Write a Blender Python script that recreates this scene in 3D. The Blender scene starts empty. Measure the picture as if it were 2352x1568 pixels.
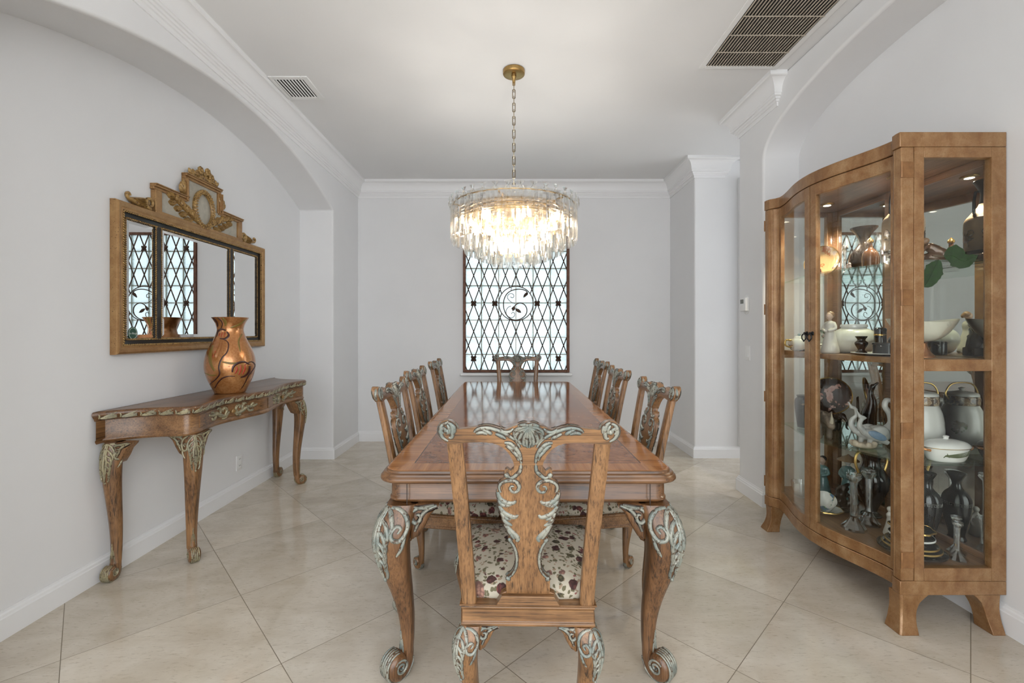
import bpy, math, random
from math import sin, cos, pi, radians as R, sqrt, atan2, hypot
from mathutils import Vector as V, Matrix
random.seed(7)
SC = bpy.context.scene
COL = SC.collection
# ------------------------------------------------------------------ camera calibration
F, CX, CY, EYE = 1017.0, 1172.0, 762.0, 1.27
def P(px, py, Y):
    return V(((px - CX) * Y / F, Y, EYE + (CY - py) * Y / F))
def lerp(a, b, t): return a + (b - a) * t
def interp(x, tab):
    if x <= tab[0][0]: return tab[0][1]
    for (a, fa), (b, fb) in zip(tab, tab[1:]):
        if x <= b: return fa + (fb - fa) * (x - a) / (b - a)
    return tab[-1][1]
def smooth_interp(x, tab):
    if x <= tab[0][0]: return tab[0][1]
    n = len(tab)
    for i in range(n - 1):
        (a, fa), (b, fb) = tab[i], tab[i + 1]
        if x <= b:
            t = (x - a) / (b - a)
            p0 = tab[i - 1][1] if i else fa
            p3 = tab[i + 2][1] if i + 2 < n else fb
            return .5 * (2*fa + (fb-p0)*t + (2*p0-5*fa+4*fb-p3)*t*t + (3*fa-p0-3*fb+p3)*t**3)
    return tab[-1][1]
def crom(pts, k=4):
    """smooth a polyline (tuples of any length)"""
    n = len(pts)
    if n < 3: return [tuple(p) for p in pts]
    out = []
    for i in range(n - 1):
        p0 = pts[max(i-1, 0)]; p1 = pts[i]; p2 = pts[i+1]; p3 = pts[min(i+2, n-1)]
        for j in range(k):
            t = j / k
            out.append(tuple(.5*(2*b + (c-a)*t + (2*a-5*b+4*c-d)*t*t + (3*b-a-3*c+d)*t**3)
                             for a, b, c, d in zip(p0, p1, p2, p3)))
    out.append(tuple(pts[-1]))
    return out
def spiral(cx, cy, r0, r1, a0, a1, n=18):
    return [(cx + lerp(r0, r1, i/n)*cos(lerp(a0, a1, i/n)), cy + lerp(r0, r1, i/n)*sin(lerp(a0, a1, i/n))) for i in range(n+1)]

class MB:
    """collects geometry for ONE mesh object"""
    def __init__(s): s.v = []; s.f = []; s.mi = []; s.m = 0
    def add(s, vs, fs):
        o = len(s.v); s.v += [tuple(v) for v in vs]
        for f in fs: s.f.append(tuple(i + o for i in f)); s.mi.append(s.m)
        return s
    def box(s, x0, x1, y0, y1, z0, z1):
        return s.add([(x, y, z) for x in (x0, x1) for y in (y0, y1) for z in (z0, z1)],
                     [(0,1,3,2), (4,6,7,5), (0,4,5,1), (2,3,7,6), (0,2,6,4), (1,5,7,3)])
    def cbox(s, c, d): return s.box(c[0]-d[0]/2, c[0]+d[0]/2, c[1]-d[1]/2, c[1]+d[1]/2, c[2]-d[2]/2, c[2]+d[2]/2)
    def prism(s, poly, fm, a, b):
        """extrude a 2D polygon between heights a and b through fm(u,v,h)"""
        n = len(poly)
        vs = [fm(u, v, a) for u, v in poly] + [fm(u, v, b) for u, v in poly]
        return s.add(vs, [tuple(range(n))[::-1], tuple(range(n, 2*n))] + [(i, (i+1) % n, n+(i+1) % n, n+i) for i in range(n)])
    def domed(s, poly, fm, a, b, ins=.006, rise=.004, c=None):
        """extrusion with rounded upper rim"""
        n = len(poly)
        nor = []
        for i in range(n):
            p, q = poly[i-1], poly[(i+1) % n]
            dx, dy = q[0]-p[0], q[1]-p[1]; l = hypot(dx, dy) or 1
            nor.append((-dy/l, dx/l))
        ar = sum(poly[i-1][0]*poly[i][1]-poly[i][0]*poly[i-1][1] for i in range(n))
        sg = 1 if ar > 0 else -1
        L = [[(p[0]+sg*k*ins*m[0], p[1]+sg*k*ins*m[1], h) for p, m in zip(poly, nor)]
             for k, h in ((0, a), (0, b-rise), (.3, b-rise*.3), (1, b))]
        return s.loft([[fm(*q) for q in l] for l in L])
    def loft(s, loops, cap=True, closed=True):
        n = len(loops[0]); vs = [p for l in loops for p in l]; fs = []
        for k in range(len(loops)-1):
            for i in range(n if closed else n-1):
                j = (i+1) % n
                fs.append((k*n+i, k*n+j, (k+1)*n+j, (k+1)*n+i))
        if cap and closed: fs += [tuple(range(n))[::-1], tuple(range((len(loops)-1)*n, len(loops)*n))]
        return s.add(vs, fs)
    def lathe(s, prof, n=24, c=(0, 0, 0), fl=None):
        L = []
        for r, z in prof:
            L.append([(c[0]+(r*(1+(fl(a) if fl else 0)))*cos(a), c[1]+(r*(1+(fl(a) if fl else 0)))*sin(a), c[2]+z)
                      for a in (2*pi*i/n for i in range(n))])
        return s.loft(L)
    def tube(s, path, rad, n=8, cap=True, sq=None, up=None):
        """rounded tube along a 3D path; rad number/list or (a,b) pairs; sq superellipse power"""
        path = [V(p) for p in path]; m = len(path); L = []; last = None
        for i, p in enumerate(path):
            t = (path[min(i+1, m-1)] - path[max(i-1, 0)])
            if t.length < 1e-9: t = V((0, 0, 1))
            t.normalize()
            if last is None:
                u = V(up) if up else (V((0, 0, 1)) if abs(t.z) < .9 else V((1, 0, 0)))
            else: u = last
            u = (u - t*u.dot(t))
            if u.length < 1e-6: u = V((1, 0, 0)) - t*t.x
            u.normalize(); w = t.cross(u); last = u
            r = rad[i] if isinstance(rad, (list, tuple)) and isinstance(rad[0], (list, tuple)) else ((rad[i], rad[i]) if isinstance(rad, list) else ((rad, rad) if not isinstance(rad, tuple) else rad))
            lp = []
            for k in range(n):
                a = 2*pi*(k+.5)/n; ca, sa = cos(a), sin(a); q = 1
                if sq: q = 1/((abs(ca)**sq+abs(sa)**sq)**(1/sq))
                lp.append(p + u*ca*q*r[0] + w*sa*q*r[1])
            L.append(lp)
        return s.loft(L, cap)
    def ring(s, c, r, t, axis='z', n=20, m=6, sx=1, sy=1):
        L = []
        for i in range(n):
            a = 2*pi*i/n; lp = []
            for k in range(m):
                b = 2*pi*k/m; rr = r + t*cos(b); q = (rr*cos(a)*sx, rr*sin(a)*sy, t*sin(b))
                q = {'z': q, 'x': (q[2], q[0], q[1]), 'y': (q[0], q[2], q[1])}[axis]
                lp.append((c[0]+q[0], c[1]+q[1], c[2]+q[2]))
            L.append(lp)
        L.append(L[0]); return s.loft(L, cap=False)
    def ball(s, c, r, n=8, m=6, rot=None):
        if not isinstance(r, (tuple, list)): r = (r, r, r)
        L = []
        for j in range(m+1):
            b = pi*(.02 + .96*j/m) - pi/2
            lp = []
            for i in range(n):
                q = V((r[0]*cos(b)*cos(2*pi*i/n), r[1]*cos(b)*sin(2*pi*i/n), r[2]*sin(b)))
                if rot is not None: q = rot @ q
                lp.append((c[0]+q.x, c[1]+q.y, c[2]+q.z))
            L.append(lp)
        return s.loft(L)
    def ridge(s, pts, w, h, fm, k=3, taper=True, base=-.003, under=0):
        """half-round carved ridge along a 2D path, laid on a surface by fm(u,v,height)"""
        pts = crom(pts, k); n = len(pts); L = []; U = []
        for i, (x, y) in enumerate(pts):
            a, b = pts[max(i-1, 0)], pts[min(i+1, n-1)]
            dx, dy = b[0]-a[0], b[1]-a[1]; l = hypot(dx, dy) or 1; nx, ny = -dy/l, dx/l
            t = i/(n-1)
            q = (.3+.7*sin(pi*min(1, .12+t*.8))) if taper is True else (taper(t) if taper else 1)
            L.append([fm(x+nx*o*w*q, y+ny*o*w*q, hh) for o, hh in ((-1, base), (-.7, h*q*.7), (0, h*q), (.7, h*q*.7), (1, base))])
            if under: U.append([fm(x+nx*o*(w*q*1.05+under), y+ny*o*(w*q*1.05+under), hh) for o, hh in ((-1, -.001), (-.92, .0007), (.92, .0007), (1, -.001))])
        if under:
            s.m = 1; s.loft(U, cap=True); s.m = 0
        return s.loft(L, cap=True)
    def leaf(s, b, ang, ln, wd, h, fm, n=7, bend=0):
        L = []
        for i in range(n+1):
            t = i/n; a = ang + bend*t
            cx = b[0] + ln*t*cos(ang+bend*t*.5); cy = b[1] + ln*t*sin(ang+bend*t*.5)
            w = wd*(sin(pi*min(1, t*.93+.05))**.8)*(1+.18*(i % 2)); nx, ny = -sin(a), cos(a)
            L.append([fm(cx+nx*w*o, cy+ny*w*o, hh*h*(.5+.5*sin(pi*t))) for o, hh in ((-1, -.2), (-.5, .8), (0, .45), (.5, .8), (1, -.2))])
        return s.loft(L)
    def build(s, name, mat, parent=None, world=False, ang=38, bevel=0, seg=2, remesh=0, off=None):
        me = bpy.data.meshes.new(name)
        o = V((0, 0, 0))
        if off is not None: o = V(off)
        elif world and parent is not None:
            p = parent
            while p is not None: o = o + p.location; p = p.parent
        me.from_pydata([tuple(V(v) - o) for v in s.v], [], s.f)
        mats = mat if isinstance(mat, (list, tuple)) else [mat]
        for m in mats: me.materials.append(m)
        if len(mats) > 1: me.polygons.foreach_set('material_index', s.mi)
        me.update()
        import bmesh
        bm = bmesh.new(); bm.from_mesh(me); bmesh.ops.recalc_face_normals(bm, faces=bm.faces); bm.to_mesh(me); bm.free()
        me.shade_smooth(); me.set_sharp_from_angle(angle=R(ang))
        ob = bpy.data.objects.new(name, me); COL.objects.link(ob)
        if parent is not None: ob.parent = parent
        elif off is not None: ob.location = o
        if bevel:
            b = ob.modifiers.new('b', 'BEVEL'); b.width = bevel; b.segments = seg; b.limit_method = 'ANGLE'; b.angle_limit = R(40)
        if remesh:
            b = ob.modifiers.new('r', 'REMESH'); b.mode = 'VOXEL'; b.voxel_size = remesh; b.use_smooth_shade = True
            b = ob.modifiers.new('s', 'SMOOTH'); b.iterations = 3; b.factor = .5
        return ob
def tag(o, label, cat, group=None):
    o['label'] = label; o['category'] = cat
    if group: o['group'] = group
    return o
def struct(o, label=None):
    o['kind'] = 'structure'
    if label: o['label'] = label
    return o
def thing(name, label, cat, loc=(0, 0, 0), rz=0, group=None):
    o = bpy.data.objects.new(name, None); COL.objects.link(o)
    o.empty_display_size = .1
    o.location = loc; o.rotation_euler = (0, 0, rz)
    return tag(o, label, cat, group)
def copy_tree(o, parent=None):
    c = o.copy(); COL.objects.link(c); c.parent = parent
    for ch in list(o.children): copy_tree(ch, c)
    return c
def dup(o, loc, rz, label):
    c = copy_tree(o); c.location = loc; c.rotation_euler = (0, 0, rz); c['label'] = label
    return c
# ------------------------------------------------------------------ materials
class NT:
    def __init__(s, name):
        s.mat = bpy.data.materials.new(name); s.mat.use_nodes = True
        s.t = s.mat.node_tree; s.b = s.t.nodes['Principled BSDF']; s.out = s.t.nodes['Material Output']
    def n(s, typ, ins=None, **kw):
        nd = s.t.nodes.new('ShaderNode'+typ)
        for k, v in kw.items(): setattr(nd, k, v)
        for k, v in (ins or {}).items(): s.set(nd.inputs[k], v)
        return nd
    def set(s, sock, v):
        if hasattr(v, 'is_output'): s.t.links.new(v, sock)
        elif isinstance(v, bpy.types.Node): s.t.links.new(v.outputs[0], sock)
        else:
            if isinstance(v, (tuple, list)) and sock.type == 'RGBA' and len(v) == 3: v = (*v, 1)
            sock.default_value = v
    def p(s, **kw):
        names = {'color': 'Base Color', 'rough': 'Roughness', 'metal': 'Metallic', 'spec': 'Specular IOR Level', 'coat': 'Coat Weight',
                 'coatr': 'Coat Roughness', 'normal': 'Normal', 'trans': 'Transmission Weight', 'ior': 'IOR', 'emit': 'Emission Color', 'estr': 'Emission Strength', 'sss': 'Subsurface Weight'}
        for k, v in kw.items(): s.set(s.b.inputs[names[k]], v)
        return s
    def coord(s, scale=(1, 1, 1), rot=(0, 0, 0), kind='Object'):
        tc = s.n('TexCoord')
        return s.n('Mapping', {'Vector': tc.outputs[kind], 'Scale': scale, 'Rotation': rot})
    def noise(s, vec, scale, detail=4, rough=.55, dist=0):
        return s.n('TexNoise', {'Vector': vec, 'Scale': scale, 'Detail': detail, 'Roughness': rough, 'Distortion': dist})
    def ramp(s, fac, stops, interp='LINEAR'):
        r = s.n('ValToRGB', {'Fac': fac}); cr = r.color_ramp; cr.interpolation = interp
        while len(cr.elements) < len(stops): cr.elements.new(.5)
        for e, (p, c) in zip(cr.elements, stops):
            e.position = p; e.color = (*c, 1) if len(c) == 3 else c
        return r
    def mix(s, fac, a, b, mode='MIX'):
        m = s.n('Mix', data_type='RGBA', blend_type=mode)
        s.set(m.inputs[0], fac); s.set(m.inputs[6], a); s.set(m.inputs[7], b)
        return m.outputs[2]
    def math(s, op, a, b=0, clamp=False):
        m = s.n('Math', operation=op); m.use_clamp = clamp
        s.set(m.inputs[0], a); s.set(m.inputs[1], b); return m.outputs[0]
    def bump(s, h, strength=.3, dist=.01):
        return s.n('Bump', {'Height': h, 'Strength': strength, 'Distance': dist}).outputs[0]
def plain(name, col, rough=.5, metal=0, var=0, scale=20, bump=0, coat=0, spec=.5):
    t = NT(name); t.p(rough=rough, metal=metal, coat=coat, spec=spec)
    if var or bump:
        nz = t.noise(t.coord(), scale, 5)
        if var: t.p(color=t.ramp(nz, [(.3, tuple(max(0, c*(1-var)) for c in col)), (.7, tuple(c*(1+var) for c in col))]))
        else: t.p(color=col)
        if bump: t.p(normal=t.bump(nz, bump))
    else: t.p(color=col)
    return t.mat
def wood(name, stops, axis='z', rough=.35, streak=.8, scale=1.0, coat=.25):
    t = NT(name)
    S = {'x': (2.2, 26, 26), 'y': (26, 2.2, 26), 'z': (26, 26, 2.2)}[axis]
    S = tuple(q*scale for q in S)
    S = tuple(q*1.35 for q in S); co = t.coord(S)
    n1 = t.noise(co, 1.0, 5, .6, .6)
    ax = 'xyz'.index(axis)
    S2 = tuple(q*(1.1 if k == ax else 3.2) for k, q in enumerate(S))
    n2 = t.noise(t.coord(S2), 1.3, 4, .72)
    S4 = tuple(q*(.8 if k == ax else 7) for k, q in enumerate(S))
    n4 = t.noise(t.coord(S4), 1.0, 3, .65)
    n3 = t.noise(t.coord((6*scale, 6*scale, 6*scale)), 1.0, 4)
    base = t.ramp(n1, [(.3, stops[1]), (.7, stops[2])])
    th = t.math('ADD', n2, t.math('MULTIPLY', t.math('SUBTRACT', n3, .5), .35))      # streaks gather in worn patches
    st = t.ramp(th, [(.34, (1, 1, 1)), (.46, (0, 0, 0))])
    c = t.mix(t.math('MULTIPLY', st, streak), base, stops[0])
    c = t.mix(.85, c, t.ramp(n4, [(.34, (.52, .47, .42)), (.50, (1, 1, 1)), (.68, (1.18, 1.16, 1.12))]).outputs[0], 'MULTIPLY')
    dk = t.ramp(n3, [(.30, (.66, .62, .58)), (.60, (1.08, 1.08, 1.08))])
    c = t.mix(.8, c, dk, 'MULTIPLY')
    t.p(color=c, rough=rough, coat=coat, coatr=.2, normal=t.bump(n2, .12, .002))
    return t.mat
def emit(name, col, strength):
    t = NT(name); t.p(color=col, emit=col, estr=strength); return t.mat
def thin_glass(name, tint=(1, 1, 1), refl=1.0, rough=.0):
    """clear pane: transmits straight through, Fresnel reflection on top"""
    t = NT(name); t.t.nodes.remove(t.b)
    lw = t.n('LayerWeight', {'Blend': .5})       # Schlick reflectance, the same from both faces of the pane
    sch = t.math('ADD', .04, t.math('MULTIPLY', t.math('POWER', lw.outputs['Facing'], 5), .96))
    tr = t.n('BsdfTransparent', {'Color': tint}); gl = t.n('BsdfGlossy', {'Color': (1, 1, 1), 'Roughness': rough})
    mx = t.n('MixShader', {0: t.math('MULTIPLY', sch, refl), 1: tr.outputs[0], 2: gl.outputs[0]})
    t.t.links.new(mx.outputs[0], t.out.inputs[0]); return t.mat
def crystal(name, tint=(1, 1, 1), clear=.45, ior=1.5):
    """cut crystal: refraction mixed with straight transmission so lamplight gets out"""
    t = NT(name); t.t.nodes.remove(t.b)
    tr = t.n('BsdfTransparent', {'Color': tint}); gl = t.n('BsdfGlass', {'Color': tint, 'Roughness': .0, 'IOR': ior})
    mx = t.n('MixShader', {0: clear, 1: gl.outputs[0], 2: tr.outputs[0]})
    t.t.links.new(mx.outputs[0], t.out.inputs[0]); return t.mat

WD = ((.024, .011, .005), (.180, .087, .034), (.305, .160, .068))
M = {}
for ax in 'xyz': M['wood_'+ax] = wood('honey_wood_'+ax, WD, ax)
WT = ((.018, .008, .004), (.125, .057, .023), (.215, .106, .045))
for ax in 'xyz': M['walnut_'+ax] = wood('walnut_'+ax, WT, ax, rough=.3)
def mk_patina(name, a, b, d):
    t = NT(name); nz = t.noise(t.coord(), 85, 4, .7); n2 = t.noise(t.coord(), 22, 3)
    c = t.mix(t.ramp(n2, [(.42, (0, 0, 0)), (.6, (1, 1, 1))]), a, b)
    c = t.mix(t.ramp(nz, [(.37, (1, 1, 1)), (.47, (0, 0, 0))]), c, d)
    t.p(color=c, rough=.36, metal=.18, normal=t.bump(nz, .25, .002)); return t.mat
M['patina'] = mk_patina('silver_green_patina', (.31, .31, .26), (.185, .21, .188), (.075, .040, .020))
M['patina_gold'] = mk_patina('gilded_patina', (.38, .33, .20), (.27, .25, .17), (.08, .045, .02))
M['gold'] = mk_patina('antique_gold', (.42, .26, .09), (.30, .175, .06), (.10, .05, .02))
t = NT('antique_gilt_wood'); nz = t.noise(t.coord(), 18, 5, .7); sp = t.noise(t.coord(), 160, 2)
c = t.ramp(nz, [(.3, (.30, .155, .06)), (.7, (.45, .27, .115))]); c = t.mix(t.ramp(sp, [(.30, (1, 1, 1)), (.34, (0, 0, 0))]), c.outputs[0], (.05, .03, .015))
t.p(color=c, rough=.36, metal=.45); M['gilt'] = t.mat
t = NT('gold_leafed_cabinet_finish'); nz = t.noise(t.coord(), 8, 7, .78, .3); n2 = t.noise(t.coord(), 240, 2); n3 = t.noise(t.coord((1, 1, .35)), 22, 4)
c = t.ramp(nz, [(.30, (.155, .064, .021)), (.5, (.30, .150, .057)), (.68, (.45, .285, .145))])
c = t.mix(.35, c.outputs[0], t.ramp(n3, [(.35, (.18, .075, .024)), (.65, (.40, .24, .115))]).outputs[0])
c = t.mix(t.ramp(n2, [(.3, (.35, .35, .35)), (.45, (0, 0, 0))]), c, (.12, .06, .02))
t.p(color=c, rough=.33, metal=.30, coat=.2, coatr=.15); M['cab'] = t.mat
M['cab_in'] = wood('cabinet_interior_wood', ((.06, .03, .014), (.22, .11, .05), (.30, .16, .078)), 'y', .4, .3)
M['glaze'] = plain('dark_antiquing_glaze', (.040, .019, .010), .5, 0, .3, 60)
M['seam'] = plain('dark_seam', (.03, .015, .008), .6)
M['wall'] = plain('white_wall_paint', (.80, .80, .805), .65, 0, .012, 3)
M['ceil'] = plain('ceiling_paint', (.80, .80, .80), .75, 0, .012, 2)
M['trim'] = plain('white_gloss_trim', (.84, .84, .845), .35)
M['plastic'] = plain('white_plastic', (.82, .82, .81), .35)
M['dark'] = plain('dark_recess', (.015, .013, .012), .7)
M['brass'] = plain('brushed_brass', (.40, .26, .10), .3, 1, .1, 60)
M['nickel'] = plain('antique_brass_chain', (.42, .36, .27), .22, 1)
M['black_metal'] = plain('black_iron', (.012, .012, .013), .4, .6)
M['iron'] = plain('rusty_brown_iron', (.07, .038, .025), .5, .5, .35, 30)
M['ironframe'] = plain('rust_brown_window_frame', (.13, .055, .03), .55, .2, .4, 25)
M['mirror'] = plain('silvered_mirror', (.86, .87, .87), .0, 1)
M['pane'] = thin_glass('clear_cabinet_glass', (.96, .975, .965), 1.0); M['pane_end'] = thin_glass('clear_end_glass', (.96, .975, .965), .55)
M['shelf_glass'] = thin_glass('green_edged_shelf_glass', (.86, .94, .90), 1.0)
M['crystal'] = crystal('chandelier_crystal', (1, .995, .98), .45)
t = NT('cut_lead_crystal'); t.t.nodes.remove(t.b); lw = t.n('LayerWeight', {'Blend': .45})
g1 = t.n('BsdfGlass', {'Color': (1, 1, 1), 'Roughness': 0, 'IOR': 1.55}); g2 = t.n('BsdfTransparent', {'Color': (.97, .985, .99)}); g3 = t.n('BsdfGlossy', {'Color': (1, 1, 1), 'Roughness': .02})
mx = t.n('MixShader', {0: .62, 1: g1.outputs[0], 2: g2.outputs[0]}); m2_ = t.n('MixShader', {0: t.math('ADD', .10, t.math('MULTIPLY', lw.outputs['Facing'], .35)), 1: mx.outputs[0], 2: g3.outputs[0]})
t.t.links.new(m2_.outputs[0], t.out.inputs[0]); M['cutglass'] = t.mat
M['bulb'] = emit('lit_bulb', (1, .94, .86), 95)
M['puck'] = emit('puck_lamp_glow', (1, .84, .62), 14)
# floor
t = NT('polished_limestone_tiles'); tc = t.n('TexCoord')
def dotp(a): 
    d = t.n('VectorMath', operation='DOT_PRODUCT'); t.set(d.inputs[0], tc.outputs['Object']); d.inputs[1].default_value = a; return d.outputs['Value']
T = .61
u = t.math('DIVIDE', t.math('SUBTRACT', dotp((.7208, .6931, 0)), .543), T); v = t.math('DIVIDE', t.math('SUBTRACT', dotp((-.6928, .7211, 0)), .611), T)
gu = t.math('LESS_THAN', t.math('PINGPONG', u, .5), .0024); gv = t.math('LESS_THAN', t.math('PINGPONG', v, .5), .0024)
g = t.math('MAXIMUM', gu, gv)
cmb = t.n('CombineXYZ', {0: t.math('FLOOR', u), 1: t.math('FLOOR', v)}); wn = t.n('TexWhiteNoise', {'Vector': cmb.outputs[0]})
off = t.n('VectorMath', operation='MULTIPLY_ADD'); t.set(off.inputs[0], wn.outputs['Color']); off.inputs[1].default_value = (9, 9, 9); t.set(off.inputs[2], tc.outputs['Object'])
mp = t.n('Mapping', {'Vector': off.outputs[0], 'Rotation': (0, 0, R(-20)), 'Scale': (1, 3.2, 1)})
n1 = t.noise(mp, 2.2, 6, .62, .8); n2 = t.noise(mp, 34, 4, .7); n3 = t.noise(off.outputs[0], 5, 5, .6, .5)
c = t.ramp(n1, [(.28, (.50, .425, .335)), (.5, (.61, .535, .435)), (.72, (.69, .625, .535))])
c = t.mix(.45, c.outputs[0], t.ramp(n3, [(.35, (.51, .445, .345)), (.65, (.70, .645, .555))]).outputs[0])
c = t.mix(t.ramp(n2, [(.28, (.45, .45, .45)), (.45, (0, 0, 0))]), c, (.30, .24, .17))
tn = t.n('MapRange', {'Value': wn.outputs['Value'], 'To Min': .93, 'To Max': 1.05}); c = t.mix(1, c, tn.outputs[0], 'MULTIPLY')
c = t.mix(g, c, (.22, .18, .13))
rr = t.n('MapRange', {'Value': n3, 'To Min': .03, 'To Max': .11})
t.p(color=c, rough=t.math('MAXIMUM', t.math('MULTIPLY', g, .5), rr.outputs[0]), spec=.5); M['floor'] = t.mat
# seat tapestry
t = NT('floral_tapestry'); co = t.coord(); wob = t.noise(co, 24, 3)
ad = t.n('VectorMath', operation='MULTIPLY_ADD'); t.set(ad.inputs[0], wob.outputs['Color']); ad.inputs[1].default_value = (.035, .035, .035); t.set(ad.inputs[2], co.outputs[0])
vo = t.n('TexVoronoi', {'Vector': ad.outputs[0], 'Scale': 24}); v2 = t.n('TexVoronoi', {'Vector': ad.outputs[0], 'Scale': 75}); big = t.noise(co, 7, 3)
fl = t.ramp(vo.outputs['Color'], [(0, (.15, .045, .042)), (.3, (.34, .20, .16)), (.55, (.085, .035, .032)), (.75, (.095, .09, .05)), (.9, (.40, .28, .21))], 'CONSTANT')
pet = t.ramp(v2.outputs['Distance'], [(.2, (1.2, 1.1, 1)), (.6, (.45, .4, .4))])
fl2 = t.mix(1, fl.outputs[0], pet.outputs[0], 'MULTIPLY')
v3 = t.n('TexVoronoi', {'Vector': ad.outputs[0], 'Scale': 80}); lf = t.ramp(v3.outputs['Color'], [(0, (.46, .41, .32)), (.45, (.13, .115, .065)), (.72, (.30, .22, .15)), (.85, (.24, .10, .085))], 'CONSTANT')
m1 = t.ramp(t.math('ADD', vo.outputs['Distance'], t.math('MULTIPLY', big.outputs[0], .5)), [(.57, (1, 1, 1)), (.62, (0, 0, 0))])
m2 = t.ramp(v3.outputs['Distance'], [(.44, (1, 1, 1)), (.50, (0, 0, 0))])
c = t.mix(m2, (.45, .405, .32), lf.outputs[0]); c = t.mix(m1, c, fl2)
wv = t.n('TexWave', {'Vector': co, 'Scale': 160}); t.p(color=c, rough=.85, normal=t.bump(wv.outputs[0], .15, .001)); M['fabric'] = t.mat
# table top : burl field with cross-banded border (object space = table space)
t = NT('burl_top_with_banded_border'); tc = t.n('TexCoord'); sx = t.n('SeparateXYZ', {0: tc.outputs['Object']})
HX, HY, BW = .543, 1.4475, .115
ax = t.math('SUBTRACT', HX-BW, t.math('ABSOLUTE', sx.outputs[0])); ay = t.math('SUBTRACT', HY-BW, t.math('ABSOLUTE', sx.outputs[1]))
inn = t.math('GREATER_THAN', t.math('MINIMUM', ax, ay), 0)
side = t.math('LESS_THAN', ax, ay)
nb = t.noise(tc.outputs['Object'], 5.5, 6, .65, 1.6); nbl = t.noise(tc.outputs['Object'], 26, 5, .7, .8)
burl = t.ramp(nb, [(.25, (.085, .027, .011)), (.5, (.235, .085, .033)), (.75, (.38, .17, .07))])
burl = t.mix(.4, burl.outputs[0], t.ramp(nbl, [(.35, (.09, .032, .014)), (.65, (.34, .155, .07))]).outputs[0])
gx = t.noise(t.n('Mapping', {'Vector': tc.outputs['Object'], 'Scale': (3, 60, 3)}), 1, 4); gy = t.noise(t.n('Mapping', {'Vector': tc.outputs['Object'], 'Scale': (60, 3, 3)}), 1, 4)
st = [(.3, (.25, .095, .033)), (.7, (.44, .20, .078))]
band = t.mix(side, t.ramp(gy, st).outputs[0], t.ramp(gx, st).outputs[0])
c = t.mix(inn, band, burl)
ln = t.math('LESS_THAN', t.math('ABSOLUTE', t.math('MINIMUM', ax, ay)), .002); c = t.mix(ln, c, (.06, .02, .01))
seam = t.math('LESS_THAN', t.math('PINGPONG', t.math('ADD', sx.outputs[1], .26), .26), .0012)
c = t.mix(t.math('MULTIPLY', seam, .7), c, (.05, .018, .008))
rp = t.noise(t.n('Mapping', {'Vector': tc.outputs['Object'], 'Scale': (1, 1, 1)}), 9, 3)
t.p(color=c, rough=.10, spec=.42, coat=0, normal=t.bump(rp, .04, .01)); M['top'] = t.mat
# glass block
t = NT('glass_block'); t.t.nodes.remove(t.b); nz = t.noise(t.coord((1, 1, 3)), 14, 4)
tr = t.n('BsdfTransparent', {'Color': (.55, .60, .61)}); gl = t.n('BsdfGlossy', {'Color': (1, 1, 1), 'Roughness': .08}); tl = t.n('BsdfTranslucent', {'Color': (.55, .60, .61)})
a = t.n('MixShader', {0: t.ramp(nz, [(.3, (.2, .2, .2)), (.7, (.75, .75, .75))]).outputs[0], 1: tr.outputs[0], 2: tl.outputs[0]})
mx = t.n('MixShader', {0: .06, 1: a.outputs[0], 2: gl.outputs[0]}); t.t.links.new(mx.outputs[0], t.out.inputs[0]); M['block'] = t.mat
M['mortar'] = plain('pale_green_joint', (.46, .50, .42), .5)
# ================================================================== THE ROOM
H = 3.01
def slab(name, mat, *b):
    return struct(MB().box(*b).build(name, mat))
slab('floor', M['floor'], -2.4, 4.4, -3.2, 5.4, -.06, 0)
slab('ceiling', M['ceil'], -2.4, 4.4, -1.2, 5.4, H, H+.08)
def fx(u, v, h): return V((h, u, v))      # polygon in (Y,Z), extruded along X
def fy(u, v, h): return V((u, h, v))      # polygon in (X,Z), extruded along Y
def fz(u, v, h): return V((u, v, h))
WXL, NXL, WXR, NXR, YB = -1.77, -2.105, 1.84, 2.10, 5.15
# left wall with a segmental arch over the niche
a0, a1, rad, yc, pk = 1.30, 4.43, 3.45, 3.0, 2.795
arc = [(yc+d, pk-rad+sqrt(rad*rad-d*d)) for d in (lerp(a0-yc, a1-yc, i/40) for i in range(41))]
pol = [(YB+.2, 0), (YB+.2, H), (-1.2, H), (-1.2, 0), (a0, 0)] + arc + [(a1, 0)]
struct(MB().prism(pol, fx, WXL, NXL-.04).build('wall_left', M['wall'], ang=25, bevel=.016, seg=4))
slab('wall_left_niche', M['wall'], NXL-.15, NXL, -1.2, YB+.2, 0, H)
# right wall with an elliptical arch over the niche
ea, eb, sp, ec = 1.12, .335, 2.53, 2.10
arc = [(ec-ea*cos(pi*i/40), sp+eb*sin(pi*i/40)) for i in range(41)]
pol = [(3.56, 0), (3.56, H), (-1.2, H), (-1.2, 0), (ec-ea, 0)] + arc + [(ec+ea, 0)]
struct(MB().prism(pol, fx, WXR, NXR+.04).build('wall_right', M['wall'], ang=25, bevel=.016, seg=4))
slab('wall_right_niche', M['wall'], NXR, NXR+.12, -1.2, 3.56, 0, H)
slab('wall_hallway', M['wall'], NXR+.12, 4.4, 3.46, 3.56, 0, H)
struct(MB().box(1.86, 4.4, 4.47, YB+.2, 0, H).build('wall_right_pier', M['wall'], bevel=.012, seg=3))
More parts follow.
